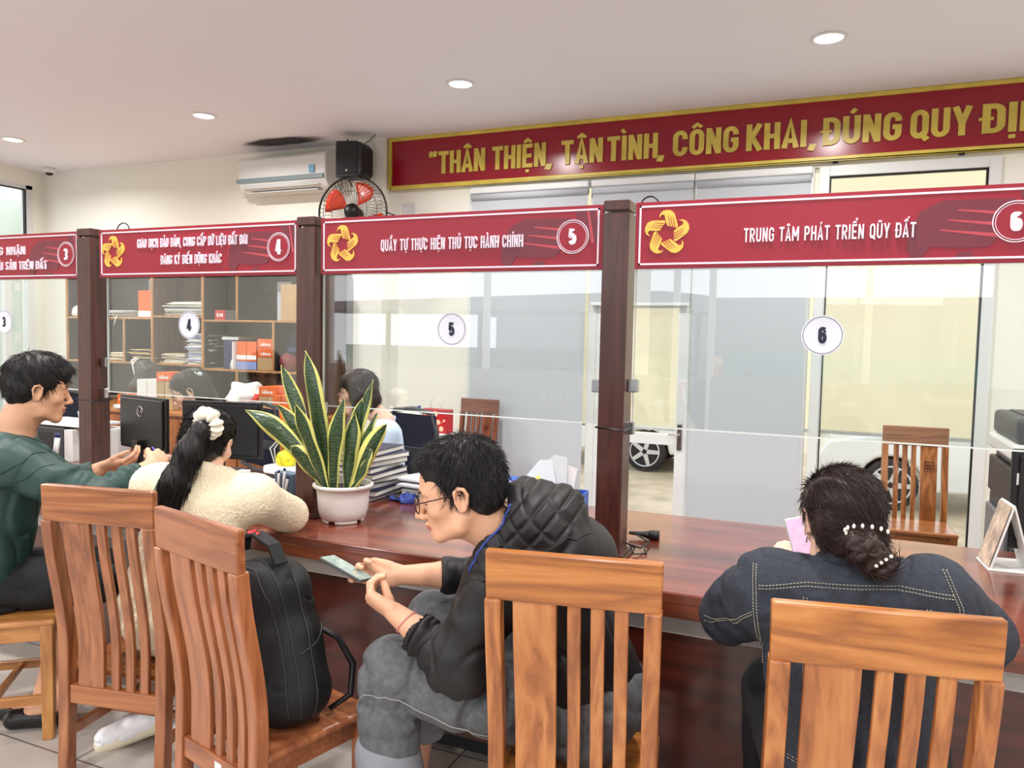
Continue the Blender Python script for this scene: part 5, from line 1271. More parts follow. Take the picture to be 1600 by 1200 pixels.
# ---- woman in the denim jacket, right foreground
def woman_denim():
    p = person('person', (.05, 1.86, .45), 'person with a low bun and dark denim jacket leaning on the counter at right')
    h = Head((.012, 1.925, 1.090), (-.34, .88, -.34), (-.06, .34, .94), .98, True)
    v = Vol((-.42, 1.62, 0), (.50, 2.52, 1.24), .0045)
    nk = V(.035, 1.885, .985); h.add(v, nk, .047)
    sl, sr = V(-.135, 1.86, .925), V(.205, 1.89, .945); el, er = V(-.235, 2.04, .80), V(.325, 2.10, .815); wl, wr = V(-.155, 2.27, .865), V(.12, 2.38, .82)
    v.ecap(nk + V(0, -.0, -.1), (.06, 1.86, .55), (1, .1, 0), .14, .08, .15, .11, .04)
    for a, b, c in ((sl, el, wl), (sr, er, wr)): v.chain([a, b], [.045, .038], .03); v.chain([b, c], [.038, .024], .015)
    hand(v, wl, (.35, .35, .60), (-.5, -.75, .45), 1, (1.0, 1.1, 1.1, 1.2), (.4, .5), .92); hand(v, wr, (-.7, .6, .2), (0, 0, 1), -1, (.5, .5, .5, .5), sc=.9)
    for q in (-1, 1):
        k_ = V(.06 + .15 * q - .03, 2.10, .58); v.chain([V(.06 + .09 * q, 1.88, .53), k_], [.08, .058], .02); v.chain([k_, k_ + V(.0, .02, -.45)], [.055, .035], .02); v.cone(k_ + V(0, .0, -.53), k_ + V(0, .17, -.545), .035, .03, .02)
    finish(v, 'body', [M_skinf, M_lip, M_lash], p, it=1, matfn=h.facemat)
    def cap(v):
        E = lambda c, r, kk=.01, op='u': v.ell(h.P(*c), np.array(r) * .98, h.M, kk, op)
        E((0, -.020, .034), (.087, .108, .094), .02); E((0, -.055, -.025), (.078, .058, .07), .02); E((0, .02, .065), (.072, .07, .055), .02)
        E((0, .13, -.03), (.10, .075, .085), .006, 's'); E((0, .0, -.14), (.12, .10, .06), .006, 's')
        for q in (-1, 1): E((.092 * q, .0, -.018), (.020, .022, .028), .004, 's')
    knot = np.array([.045, -.115, -.055])
    def d(Lc): q = knot - Lc; return q / (np.linalg.norm(q, axis=1)[:, None] + 1e-6)
    hair_cap(h, .003, cap, p, M_hairb, 6000, .05, d, lambda L: (L[:, 2] > -.06) & (L[:, 1] < .05), seed=6, grav=.0, jit=.05, disp=.0026, lift=.025, r=.0010)
    K = h.P(.012, -.118, -.072); b = Vol(K - .11, K + .11, .003); b.ell(K, (.052, .038, .040), frame_of((-.4, 0, -.6), (0, 1, 0)), .01); b.ell(K + V(.028, -.005, -.03), (.034, .028, .026), None, .02)
    vs, q = b.mesh(); vs = relax(vs, q, 2); N = vnormals(vs, q); L = vs - K
    s_ = np.arctan2(L[:, 2], L[:, 0]) * .8 + np.linalg.norm(L, axis=1) * 60
    vs = vs + N * (.004 * np.sin(s_ * 4 + 3 * vnoise(vs, 25, 2)) + .003 * vnoise(vs, 70, 3))[:, None]
    rng = np.random.RandomState(9); pick = rng.choice(len(vs), 420); tg = np.cross(N[pick], V(0, 1, .2))
    mesh_obj('hair_bun', *merge([(vs, q), strands('s', vs[pick], tg, .045, .0009, None, None, grav=.2, jit=.35, seed=10)]), M_hairb, p)
    pb = MB(); off = np.array(p.location)
    for k in range(8): a = R(200 - k * 24); pb.sphere(tuple(K + V(.045 * math.cos(a), -.030 + .012, .040 + .014 * math.sin(a)) - off), (0.0036, .0036, .0056), 8)
    for k in range(4): pb.sphere(tuple(K + V(.018 + .009 * k, -.045, -.022 + .008 * k) - off), .004, 8)
    pb.build('pearl_hair_tie', mat('pearl_white', (238, 234, 226), .3), p)
    e = h.P(-.080, -.006, -.045) - off; MB().tube([tuple(e + V(0, .009 * math.cos(R(a)), .011 * math.sin(R(a)))) for a in range(0, 360, 24)], .0016, 6, closed=True).build('hoop_earring', M_chrome, p)
    M_d = mat('dark_denim', (42, 47, 58), .85, bump=.5, bscale=520, var=.22, vscale=90)
    j = Vol((-.40, 1.62, .44), (.50, 2.48, 1.08), .004)
    j.ecap(V(.035, 1.875, .90), V(.06, 1.84, .56), (1, .1, 0), .185, .115, .185, .135, .05)
    j.cone(sl, sr, .080, .080, .05)
    for a, b, c in ((sl, el, wl), (sr, er, wr)): j.chain([a, b], [.092, .084], .04); j.chain([b, b * .25 + c * .75], [.078, .045], .02)
    j.chain([V(-.03, 1.95, .985), V(-.01, 1.845, 1.005), V(.07, 1.84, 1.0), V(.11, 1.93, .975)], [.026, .030, .030, .026], .012)
    j.cone(h.P(0, 0, -.06), nk + V(0, .03, 0), .05, .05, .008, 's')
    for a, b in ((el, wl), (er, wr)): j.cone(a * .2 + b * .8, b, .036, .036, .004, 's')
    jk = finish(j, 'denim_jacket', M_d, p, [folds(.009, 9, (1, 1, 1), 81), folds(.003, 24, (1, 1, 1), 83), limb_folds(sl, el, 2.6, .009, 3), limb_folds(sr, er, 2.6, .009, 5)], 1)
    bv = bvh_of(jk); st = mat('denim_stitch', (176, 170, 150), .8)
    Yb = 1.70
    for dz in (0, .007):
        seam(bv, [(-.150, Yb, .960 - dz), (-.05, Yb, .978 - dz), (.05, Yb, .985 - dz), (.15, Yb, .990 - dz), (.235, Yb, .985 - dz)], 'yoke_stitching', st, p, .0010, .0015, 14, True, True)
    for dx in (0, .007):
        seam(bv, [(-.165 + dx, 1.76, 1.0), (-.16 + dx, 1.70, .93), (-.150 + dx, 1.70, .84), (-.145 + dx, 1.70, .76)], 'sleeve_stitching', st, p, .0010, .0015, 14, True, True)
        seam(bv, [(.215 + dx, 1.78, 1.03), (.245 + dx, 1.74, .96), (.25 + dx, 1.72, .88)], 'sleeve_stitching', st, p, .0010, .0015, 14, True, True)
        seam(bv, [(-.055 + dx, Yb, .95), (-.052 + dx, Yb, .88), (-.045 + dx, Yb, .70)], 'panel_stitching', st, p, .0010, .0015, 14, True, True)
        seam(bv, [(.185 + dx, Yb, .955), (.18 + dx, Yb, .88), (.165 + dx, Yb, .70)], 'panel_stitching', st, p, .0010, .0015, 14, True, True)
        seam(bv, [(-.16, 1.77, .90 - dx), (-.22, 1.88, .84 - dx), (-.27, 2.0, .80 - dx)], 'arm_stitching', st, p, .0010, .001, 14, True)
        seam(bv, [(-.13, 1.74, .60 + dx), (0, 1.70, .59 + dx), (.12, 1.70, .60 + dx), (.22, 1.74, .61 + dx)], 'hem_stitching', st, p, .0010, .0015, 14, True, True)
    t = Vol((-.30, 1.66, .10), (.42, 2.26, .70), .005)
    t.ecap((.06, 1.83, .50), (.06, 1.84, .47), (1, .1, 0), .18, .13, .18, .12, .03)
    for q in (-1, 1):
        k_ = V(.06 + .15 * q - .03, 2.10, .585); t.chain([V(.06 + .09 * q, 1.88, .54), k_, k_ + V(0, .02, -.42)], [.115, .092, .075], .02)
    finish(t, 'trousers', mat('black_trousers', (15, 15, 19), .85), p, [folds(.009, 10, (1, 1, 1), 85)], 2)
    s = Vol((-.25, 2.0, 0), (.40, 2.36, .14), .005)
    for q in (-1, 1): k_ = V(.06 + .15 * q - .03, 2.10, .045); s.cone(k_, k_ + V(0, .18, -.012), .045, .036, .02)
    finish(s, 'shoes', M_black, p)
woman_denim()
phone('smartphone', (-.073, 2.225, .955), (-.28, .15, .9), (.35, -.90, .1), .074, .15, 'phone with a pink-lit screen in the denim jacket woman’s hand', mat('phone_case_clear', (216, 214, 216), .3), mat('phone_screen_pink', (214, 178, 206), .2, emit=.3, var=.12, vscale=70))

# ---- clerk behind the monitor
def clerk(name, pos, hc, f, up, sc, torso_dir, label, bob, specs):
    p = person('person', pos, label); P0 = V(*pos)
    h = Head(hc, f, up, sc, True); nk = P0 + V(.0, .0, .50); v = Vol(P0 + V(-.5, -.55, -.02), P0 + V(.5, .45, .95), .006)
    sd = unit(np.cross(torso_dir, (0, 0, 1))); td = unit(torso_dir)
    h.add(v, nk, .047); sh = [nk + sd * q * .165 + V(0, 0, -.055) for q in (-1, 1)]
    el = [s_ + td * .10 + sd * q * .045 + V(0, 0, -.23) for s_, q in zip(sh, (-1, 1))]; wr = [e + td * .21 - sd * q * .10 + V(0, 0, .05) for e, q in zip(el, (-1, 1))]
    v.ecap(nk + V(0, 0, -.1), P0 + V(0, 0, .1), sd, .14, .085, .15, .11, .04)
    for a, b, c, q in zip(sh, el, wr, (-1, 1)): v.chain([a, b], [.046, .038], .03); v.chain([b, c], [.038, .024], .015); hand(v, c, td, (0, 0, 1), -q, (.4, .4, .4, .5), sc=.9)
    for q in (-1, 1): v.chain([P0 + sd * .09 * q + V(0, 0, .06), P0 + sd * .10 * q + td * .38 + V(0, 0, .04)], [.075, .055], .02)
    finish(v, 'body', [M_skinf, M_lip, M_lash], p, it=1, matfn=h.facemat)
    def cap(v):
        E = lambda c, r, kk=.01, op='u': v.ell(h.P(*c), np.array(r) * sc, h.M, kk, op)
        E((0, -.020, .038), (.086, .106, .090), .02); E((0, .02, .070), (.070, .068, .050), .02)
        if bob: E((0, -.045, -.045), (.088, .075, .105), .02); E((.07, .0, -.03), (.018, .04, .09), .02); E((-.07, .0, -.03), (.018, .04, .09), .02)
        else: E((0, -.05, -.02), (.078, .06, .075), .02); v.chain([h.P(0, -.09, -.02), h.P(0, -.10, -.12), h.P(0, -.07, -.22)], [.035, .035, .02], .02)
        E((0, .125, -.035), (.085, .085, .095), .006, 's')
    def d(Lc): q = Lc - np.array([.02, -.0, .15]); q[:, 2] -= .05; return q / (np.linalg.norm(q, axis=1)[:, None] + 1e-6)
    hair_cap(h, .004, cap, p, M_hairb if bob else M_hair, 900, .06, d, lambda L: L[:, 2] > -.1, seed=7, grav=.3, jit=.15)
    eyebrows(h, p, M_hair); glasses(h, p, specs, lens=False)
    j = Vol(P0 + V(-.4, -.4, 0), P0 + V(.4, .4, .56), .005)
    j.ecap(nk + V(0, 0, -.1), P0 + V(0, 0, .08), sd, .175, .11, .17, .13, .05); j.cone(sh[0], sh[1], .06, .06, .05)
    for a, b in zip(sh, el): j.cone(a, a * .45 + b * .55, .068, .066, .03)
    j.chain([nk + sd * .05 + td * .04 + V(0, 0, -.005), nk - td * .05 + V(0, 0, .015), nk - sd * .05 + td * .04 + V(0, 0, -.005)], [.018, .02, .018], .01)
    j.cone(nk + V(0, 0, -.02), nk + V(0, 0, .08), .05, .05, .006, 's')
    finish(j, 'polo_shirt', mat('light_blue_cotton', (196, 216, 240), .8), p, [folds(.007, 10, (1, 1, 1), 91)], 2)
    t = Vol(P0 + V(-.5, -.5, -.06), P0 + V(.5, .5, .22), .008)
    t.ecap(P0 + V(0, 0, .12), P0 + V(0, 0, .06), sd, .17, .12, .18, .12, .03)
    for q in (-1, 1): t.chain([P0 + sd * .09 * q + V(0, 0, .07), P0 + sd * .10 * q + td * .38 + V(0, 0, .04)], [.10, .075], .03)
    finish(t, 'trousers', mat('black_trousers', (15, 15, 19), .85), p)
    return p, h
_p, _h = clerk('person', (-3.66, 3.64, .45), (-3.685, 3.57, 1.13), (-.76, -.52, -.36), (-.30, -.2, .93), 1.08, (-.6, -.8, 0), 'person in pale blue shirt and dark glasses behind the black monitor', False, M_black)
mb = MB(); e = _h.P(-.06, -.075, .075) - V(-3.66, 3.64, .45)
for q in (-1, 1): mb.sphere(tuple(e + V(.022 * q, 0, .008)), (.022, .008, .014), 10)
mb.build('hair_bow', mat('pale_bow', (214, 232, 238), .5), _p)
clerk('person', (-2.47, 3.86, .50), (-2.62, 3.80, 1.165), (-.86, -.42, -.20), (-.18, 0, .98), 1.04, (-.8, -.6, 0), 'person with bobbed hair and light blue polo behind the snake plant', True, mat('pink_frame', (196, 150, 150), .4))

# ---- passer-by outside the front windows (appears mirrored in the glass)
def passer():
    p = person('person', (-1.36, -4.03, -.3), 'person in dark jacket and beige cap outside, mirrored in the number 6 glass'); P0 = V(-1.36, -4.03, -.3)
    h = Head(P0 + V(0, 0, 1.51), (0, -1, 0), (0, 0, 1)); v = Vol(P0 + V(-.4, -.35, 0), P0 + V(.4, .35, 1.7), .008)
    h.add(v, P0 + V(0, 0, 1.38)); v.ecap(P0 + V(0, 0, 1.28), P0 + V(0, 0, .9), (1, 0, 0), .17, .1, .15, .1, .04)
    for q in (-1, 1):
        v.chain([P0 + V(.18 * q, 0, 1.30), P0 + V(.25 * q, 0, 1.03), P0 + V(.24 * q, -.12, .85)], [.05, .042, .028], .02); hand(v, P0 + V(.24 * q, -.12, .85), (0, -.4, -1), (q, 0, 0), 1)
        v.chain([P0 + V(.09 * q, 0, .85), P0 + V(.10 * q, -.02 * q, .48), P0 + V(.10 * q, 0, .08)], [.08, .055, .04], .02); v.cone(P0 + V(.1 * q, 0, .045), P0 + V(.1 * q, -.16, .04), .04, .035, .02)
    finish(v, 'body', [M_skin, M_lip, M_lash], p, matfn=h.facemat)
    j = Vol(P0 + V(-.42, -.3, .7), P0 + V(.42, .3, 1.48), .008); j.ecap(P0 + V(0, 0, 1.25), P0 + V(0, 0, .88), (1, 0, 0), .22, .14, .20, .14, .04); j.cone(P0 + V(-.17, 0, 1.30), P0 + V(.17, 0, 1.30), .075, .075, .04)
    for q in (-1, 1): j.chain([P0 + V(.18 * q, 0, 1.30), P0 + V(.25 * q, 0, 1.03), P0 + V(.24 * q, -.11, .88)], [.08, .07, .05], .03)
    finish(j, 'jacket', mat('charcoal_cloth', (34, 40, 48), .8), p, [folds(.01, 8, (1, 1, 1), 5)], 2)
    t = Vol(P0 + V(-.3, -.2, .06), P0 + V(.3, .2, 1.0), .008); t.ecap(P0 + V(0, 0, .93), P0 + V(0, 0, .85), (1, 0, 0), .17, .12, .18, .12, .03)
    for q in (-1, 1): t.chain([P0 + V(.09 * q, 0, .85), P0 + V(.10 * q, 0, .10)], [.10, .065], .03)
    finish(t, 'trousers', mat('black_trousers', (15, 15, 19), .85), p)
    c = Vol(P0 + V(-.15, -.25, 1.48), P0 + V(.15, .15, 1.70), .005); c.ell(P0 + V(0, .01, 1.555), (.095, .115, .085), None, .01); c.put(lambda P: P[2] - (P0[2] + 1.53) + P[0] * 0 + P[1] * 0, P0 + V(-.3, -.3, 1.3), P0 + V(.3, .3, 1.53), 0, 's'); c.ell(P0 + V(0, -.12, 1.54), (.07, .07, .008), None, .01)
    finish(c, 'cap', mat('beige_cap', (206, 186, 140), .8), p)
passer()
# ------------------------------------------------------------------ snake plant
def snake_plant():
    pot = empty('potted_snake_plant', (-1.826, 2.555, .75), 0, 'snake plant with yellow-edged leaves in a white plastic pot on the counter', 'potted plant')
    MB().lathe([(.0, .010), (.084, .010), (.098, .020), (.107, .05), (.112, .10), (.113, .118), (.1145, .12), (.118, .138), (.126, .139), (.131, .145), (.131, .153), (.125, .156), (.118, .153), (.110, .13), (.0, .13)], n=56).build('pot', mat('pot_white', (222, 219, 216), .4, bump=.1, bscale=30), pot)
    ft = MB()
    for k in range(4):
        a0 = k * R(90) + R(12); pts = [(.083 * math.cos(a0 + R(66) * i / 8), .083 * math.sin(a0 + R(66) * i / 8), .007) for i in range(9)]; ft.tube(pts, .0075, 6)
    ft.build('pot_foot', MATS['pot_white'], pot)
    MB().lathe([(.0, .128), (.117, .132), (.0, .137)], n=32).build('soil', mat('soil', (58, 44, 36), .95, bump=.6, bscale=120), pot)
    M_leaf = mat('leaf_green', (34, 56, 32), .38, coat=.2); nt = M_leaf.node_tree; n = nt.nodes; l = nt.links
    tc = n.new('ShaderNodeTexCoord'); wv = n.new('ShaderNodeTexWave'); wv.wave_type = 'BANDS'; wv.bands_direction = 'Z'
    wv.inputs['Scale'].default_value = 26; wv.inputs['Distortion'].default_value = 9; wv.inputs['Detail'].default_value = 3; wv.inputs['Detail Scale'].default_value = 2.2
    l.new(tc.outputs['Object'], wv.inputs[0]); cr = n.new('ShaderNodeValToRGB'); cr.color_ramp.elements[0].position = .3; cr.color_ramp.elements[0].color = lin((26, 48, 28)); cr.color_ramp.elements[1].position = .75; cr.color_ramp.elements[1].color = lin((60, 88, 50))
    l.new(wv.outputs[0], cr.inputs[0]); l.new(cr.outputs[0], n['Principled BSDF'].inputs['Base Color'])
    M_yel = mat('leaf_margin', (214, 212, 120), .4)
    def leaf(bx, by, tx, ty, tz, w, bow, tw, pale=False):
        nrow, cols = 18, [-1, -.72, -.36, 0, .36, .72, 1]; vs = []; fs = []; mi = []
        b = Vector((bx, by, .12)); t = Vector((tx, ty, tz - .75)); side0 = Vector((math.cos(tw), math.sin(tw), 0))
        mid = b.lerp(t, .55) + Vector((bow[0], bow[1], bow[2]))
        for i in range(nrow + 1):
            s_ = i / nrow; p = b * (1 - s_) ** 2 + mid * 2 * s_ * (1 - s_) + t * s_ ** 2
            d = ((mid - b) * (1 - s_) + (t - mid) * s_).normalized(); sd = (side0 - d * side0.dot(d)).normalized(); nr = d.cross(sd)
            ww = w * (.42 + .75 * math.sin(min(1, s_ * 1.25) * math.pi * .55)) * (1 - max(0, (s_ - .55) / .45) ** 2.0) + .0006
            for c in cols: vs.append(tuple(p + sd * c * ww / 2 + nr * (-(1 - c * c) * ww * .22 + .006 * math.sin(s_ * 14 + c * 2 + bx * 90) * abs(c))))
        K = len(cols)
        for i in range(nrow):
            for j in range(K - 1): fs.append((i * K + j, i * K + j + 1, (i + 1) * K + j + 1, (i + 1) * K + j)); mi.append(1 if j in (0, K - 2) or (pale and j == 1) else 0)
        mb = MB(); mb.v = vs; mb.f = fs; mb.mi = mi; mb.sm = [True] * len(fs)
        o = mb.build('leaf', [M_leaf, M_yel], pot); m = o.modifiers.new('solid', 'SOLIDIFY'); m.thickness = .0028
    S_ = [((512, .02), (495, .02, 1.435), .066, (.02, 0, .02), .1), ((506, .05), (441, .06, 1.37), .052, (-.01, 0, .06), .5), ((512, -.02), (408, -.05, 1.185), .060, (.02, -.02, .10), .5),
          ((520, .03), (446, .01, 1.215), .050, (.02, 0, .06), .3), ((548, .03), (581, .04, 1.325), .050, (-.03, 0, .0), -.3), ((545, .04), (566, .03, 1.25), .055, (-.02, 0, .03), .2),
          ((532, -.04), (553, -.05, 1.25), .060, (-.035, -.01, .0), .2), ((565, .0), (592, .02, 1.195), .044, (-.01, 0, .03), -.2), ((574, -.03), (616, -.02, 1.16), .056, (-.02, 0, .04), .15, True),
          ((570, -.05), (600, -.06, 1.06), .040, (.03, 0, .0), -.4), ((512, .0), (478, -.01, 1.055), .058, (-.035, 0, .05), .3), ((552, -.01), (560, .0, 1.195), .062, (-.0, 0, .0), .1),
          ((520, -.05), (497, -.06, 1.235), .056, (-.01, 0, .03), .2), ((500, .06), (470, .07, 1.15), .05, (.0, 0, .04), .8), ((560, .06), (545, .07, 1.1), .05, (.0, 0, .02), -.8)]
    for s_ in S_:
        (b, bdy), (t, tdy, tz), w, bow, tw = s_[:5]
        leaf((b - 541) * .0021, min(bdy, -.02) if t < 500 else bdy, (t - 541) * .0031, tdy - (.10 if t < 500 else 0), tz, w * 1.16, bow, tw, len(s_) > 5)
    pot.scale = (.92, .92, 1)
snake_plant()

# ------------------------------------------------------------------ filing cabinet on the back wall
XS = lambda px: float(np.interp(px, [105, 158, 192, 237, 315, 369, 426, 460, 503], [-7.52, -7.0, -6.70, -6.30, -5.63, -5.22, -4.79, -4.54, -4.24]))
def cabinet():
    c = empty('filing_cabinet', (0, 0, 0), 0, 'tall open wooden filing cabinet of uneven compartments on the back wall', 'cabinet')
    y0, y1 = 5.60, 5.95
    MB().box(-7.52, -5.98 - .30, y1 - .012, y1, .8, 2.12).box(-5.62, -4.24, y1 - .012, y1, .8, 2.12).build('back_board', M_back, c)
    MB().box(-6.28, -5.62, y1 - .014, y1, .8, 2.12).build('back_board', W_side, c)
    MB().box(-4.262, -4.24, y0, y1, .77, 2.12).build('side_panel', W_side, c)
    for x, mm in ((-7.53, M_back), (-6.31, W_side), (-5.65, M_back)):
        u = MB().box(x, x + .022, y0 + .016, y1 - .012, .77, 2.12).build('upright', mm, c); MB().box(x, x + .022, y0, y0 + .016, .77, 2.12).build('edge_strip', W_edge, u)
    for a, b, z in ((-7.51, -6.31, 1.615), (-7.51, -6.31, 1.165), (-6.288, -5.65, 1.635), (-6.288, -5.65, 1.165), (-5.628, -4.262, 1.60), (-5.628, -4.262, 1.135)):
        MB().box(a, b, y0 + .004, y1 - .012, z, z + .018).build('shelf', W_edge, c)
    for x, a, b in ((-5.22, 1.618, 2.1), (-6.69, 1.183, 1.615), (-4.79, 1.153, 1.60), (-5.22, .79, 1.135)): u = MB().box(x - .009, x + .009, y0 + .018, y1 - .012, a, b).build('divider', M_back, c); MB().box(x - .009, x + .009, y0 + .003, y0 + .018, a, b).build('edge_strip', W_edge, u)
    MB().box(-7.53, -4.24, y0 - .01, y1, 2.10, 2.125).build('cabinet_top', W_edge, c)
    # deeper base unit with doors
    MB().box(-7.53, -4.2, 5.10, y1, .74, .775).build('base_top', wood('cabinet_ledge', (150, 92, 48), (184, 120, 66), (204, 142, 84), 'X', .3, .3, .6), c, .006)
    MB().box(-7.50, -4.23, 5.16, y1, .05, .74).build('base_case', W_case, c)
    for k in range(6):
        x = -7.48 + k * .54; d = MB().box(x, x + .525, 5.140, 5.162, .09, .71).build('cabinet_door', W_case, c, .003)
        MB().cyl((x + (.05 if k % 2 else .475), 5.138, .45), (x + (.05 if k % 2 else .475), 5.118, .45), .011, 12).build('door_knob', M_chrome, d)
cabinet()
rng = random.Random(5)
def papers(x0, x1, z, h, label, cols, d=.24, y=5.66, group=None, messy=.02, rz=0, name='paper_stack'):
    w = x1 - x0; n = max(3, min(26, int(h / .010))); o = empty(name, ((x0 + x1) / 2, y + d / 2, z), rz, label, 'papers', group)
    for ci, cc in enumerate(cols):
        mb = MB(); dd = h / n
        for k in range(n):
            if k % len(cols) != ci: continue
            a = rng.uniform(-.12, .12) * (1 + messy * 10); M = T(rng.uniform(-messy, messy), rng.uniform(-messy, messy), k * dd, rz=a)
            mb.box(-w / 2 * rng.uniform(.86, 1), w / 2 * rng.uniform(.86, 1), -d / 2, d / 2, .0004, dd * .86, M=M)
        if mb.v: mb.build('sheets', mat('sheet_%d_%d_%d' % cc, cc, .8), o)
    return o
WH, TAN, BLU, GRY, CRM = (228, 230, 232), (206, 180, 128), (120, 140, 186), (190, 192, 196), (226, 216, 190)
papers(XS(163), XS(211), 1.633, .07, 'low messy pile of white papers on the top left shelf beside the orange box', (WH, GRY), messy=.04)
papers(XS(252), XS(313), 1.653, .14, 'thick heap of white papers on the middle top shelf above sticker 4', (WH, WH, GRY, CRM), messy=.04)
papers(XS(283), XS(314), 1.183, .30, 'tall stack of white files behind the number 4 sticker', (WH, GRY, WH, BLU, WH), messy=.02)
papers(XS(246), XS(280), 1.183, .10, 'lower pile of tan and white files left of the tall white stack', (TAN, WH, WH), messy=.03)
papers(XS(163), XS(190), 1.183, .09, 'tan envelope pile in the small left compartment', (TAN, TAN, WH), messy=.02)
papers(XS(200), XS(235), 1.183, .13, 'slumped pile of tan and blue folders with a white ribbon', (TAN, TAN, BLU, BLU), messy=.05)
tag(MB().tube([(XS(170), 5.598, 1.64), (XS(171), 5.592, 1.56), (XS(171), 5.59, 1.36)], .006).tube([(XS(184), 5.598, 1.645), (XS(183), 5.585, 1.62), (XS(181), 5.583, 1.55)], .006).build('white_strap', M_paper), 'white strap hanging over the front of the top left shelf', 'strap')
tag(MB().tube([(XS(212), 5.64, 1.24), (XS(208), 5.585, 1.20), (XS(211), 5.58, 1.12), (XS(214), 5.582, 1.03)], .009).tube([(XS(214), 5.64, 1.23), (XS(212), 5.583, 1.19), (XS(210), 5.58, 1.13)], .008).build('white_ribbon', M_paper), 'white ribbon dangling from the blue folder pile', 'ribbon')
def carton(x0, x1, z, h, label, body, txt=None, band=None, d=.22, y=5.63, rz=0, group=None, tz=None):
    w = x1 - x0; o = empty('paper_box' if body is M_org else 'cardboard_box', ((x0 + x1) / 2, y, z), rz, label, 'box', group)
    MB().box(-w / 2, w / 2, 0, d, 0, h - .002).build('carton', body, o, .002)
    if band: MB().box(-w / 2 - .0006, w / 2 + .0006, -.001, .0, h * band[0], h * band[1]).build('printed_band', M_paper, o)
    if txt:
        zb = h * .36; zt = h * .66
        if tz: zb, zt = tz
        lettering('lettering', txt, M_paper, -w * .30, w * .30, zb, zt, -.003, 0, .16, .1, o)
    return o
G1 = 'orange paper boxes in the cabinet'
carton(XS(213), XS(234), 1.633, .27, 'tall orange box standing on the top left shelf', M_org, None, (.02, .24), group=G1)
carton(XS(366), XS(381), 1.235, .185, 'left one of two upright orange boxes on the right middle shelf', M_org, None, (.08, .30), group=G1)
carton(XS(382), XS(397), 1.235, .185, 'right one of two upright orange boxes on the right middle shelf', M_org, None, (.08, .30), group=G1)
carton(XS(366), XS(397), 1.155, .078, 'blue-white box under the two upright orange boxes', mat('pale_blue_box', (136, 152, 206), .6))
carton(XS(399), XS(424), 1.155, .12, 'brown box at the bottom of the pile with orange boxes on it, middle shelf', M_card)
carton(XS(399), XS(424), 1.277, .085, 'orange box printed Idea, lower of two on the brown box', M_org, 'idea', group=G1, tz=(.018, .05))
carton(XS(399), XS(424), 1.364, .085, 'orange box printed Idea, upper of two on the brown box', M_org, 'idea', group=G1, tz=(.018, .05))
papers(XS(338), XS(366), 1.43, .03, 'white papers bridging over the dark blue folder, right middle shelf', (WH, WH), d=.2)
carton(XS(345), XS(362), 1.155, .27, 'dark blue folder standing upright in the right middle compartment', mat('navy_folder', (34, 46, 92), .6), d=.2)
thing_box('thin_white_folder', 'thin white folder leaning beside the upright orange boxes', 'folder', M_paper, XS(363), 5.70, 1.155, .012, .2, .26)
tag(MB().lathe([(.022, 0), (.022, .06), (.014, .07), (.014, .09)], (XS(363) - .02, 5.625, 1.153), 16).build('pill_bottle', M_white), 'small white bottle on the right middle shelf edge', 'bottle')
carton(XS(435), XS(465), 1.618, .33, 'large brown cardboard box in the top right compartment', M_card)
thing_box('grey_folder', 'pale grey folder standing beside the large brown box, top right', 'folder', mat('pale_grey', (176, 184, 196), .6), XS(427), 5.75, 1.618, .16, .012, .36)
thing_box('grey_folder', 'pale grey file standing behind the tall orange box, top left', 'folder', MATS['pale_grey'], XS(209), 5.88, 1.633, .2, .012, .40)
thing_box('grey_folder', 'pale grey file leaning at the back of the middle top shelf', 'folder', MATS['pale_grey'], XS(302), 5.90, 1.653, .18, .012, .38)
carton(XS(331), XS(347), 1.618, .095, 'small red box left of the dark box, right top shelf', mat('red_box', (186, 44, 52), .5), 'EH', d=.14, tz=(.03, .06))
carton(XS(348), XS(365), 1.618, .095, 'small dark grey box beside the red box, right top shelf', mat('dark_box', (70, 66, 72), .5), d=.14)
tag(MB().sphere((XS(440), 5.72, 1.24), (.10, .10, .09)).build('red_bundle', mat('maroon_net', (120, 40, 44), .8, bump=.8, bscale=60)), 'dark red net bundle in the right middle compartment', 'bundle')
def crumple(name, c, r, m, label, cat, seed=1, parent=None):
    v = Vol(V(*c) - max(r) * 1.5, V(*c) + max(r) * 1.5, max(r) / 14); v.ell(c, r, None, .01); vs, q = v.mesh(); N = vnormals(vs, q)
    vs = vs + N * (max(r) * .35 * (1 - 2 * np.abs(vnoise(vs, 1.1 / max(r), seed))) + max(r) * .15 * vnoise(vs, 3 / max(r), seed + 2))[:, None]
    vs[:, 2] = np.maximum(vs[:, 2], c[2] - r[2]); o = mesh_obj(name, vs, q, m); o.data.polygons.foreach_set('use_smooth', np.zeros(len(q), bool)); return tag(o, label, cat)
crumple('blue_garment', (XS(447), 5.82, 1.36), (.12, .08, .20), mat('navy_cloth', (40, 48, 84), .9), 'crumpled navy cloth filling the right middle compartment', 'cloth', 4)
crumple('clear_bag', (XS(118), 5.72, 1.69), (.12, .07, .05), M_paper, 'crumpled white plastic bag on the shelf left of the first post', 'bag', 6)
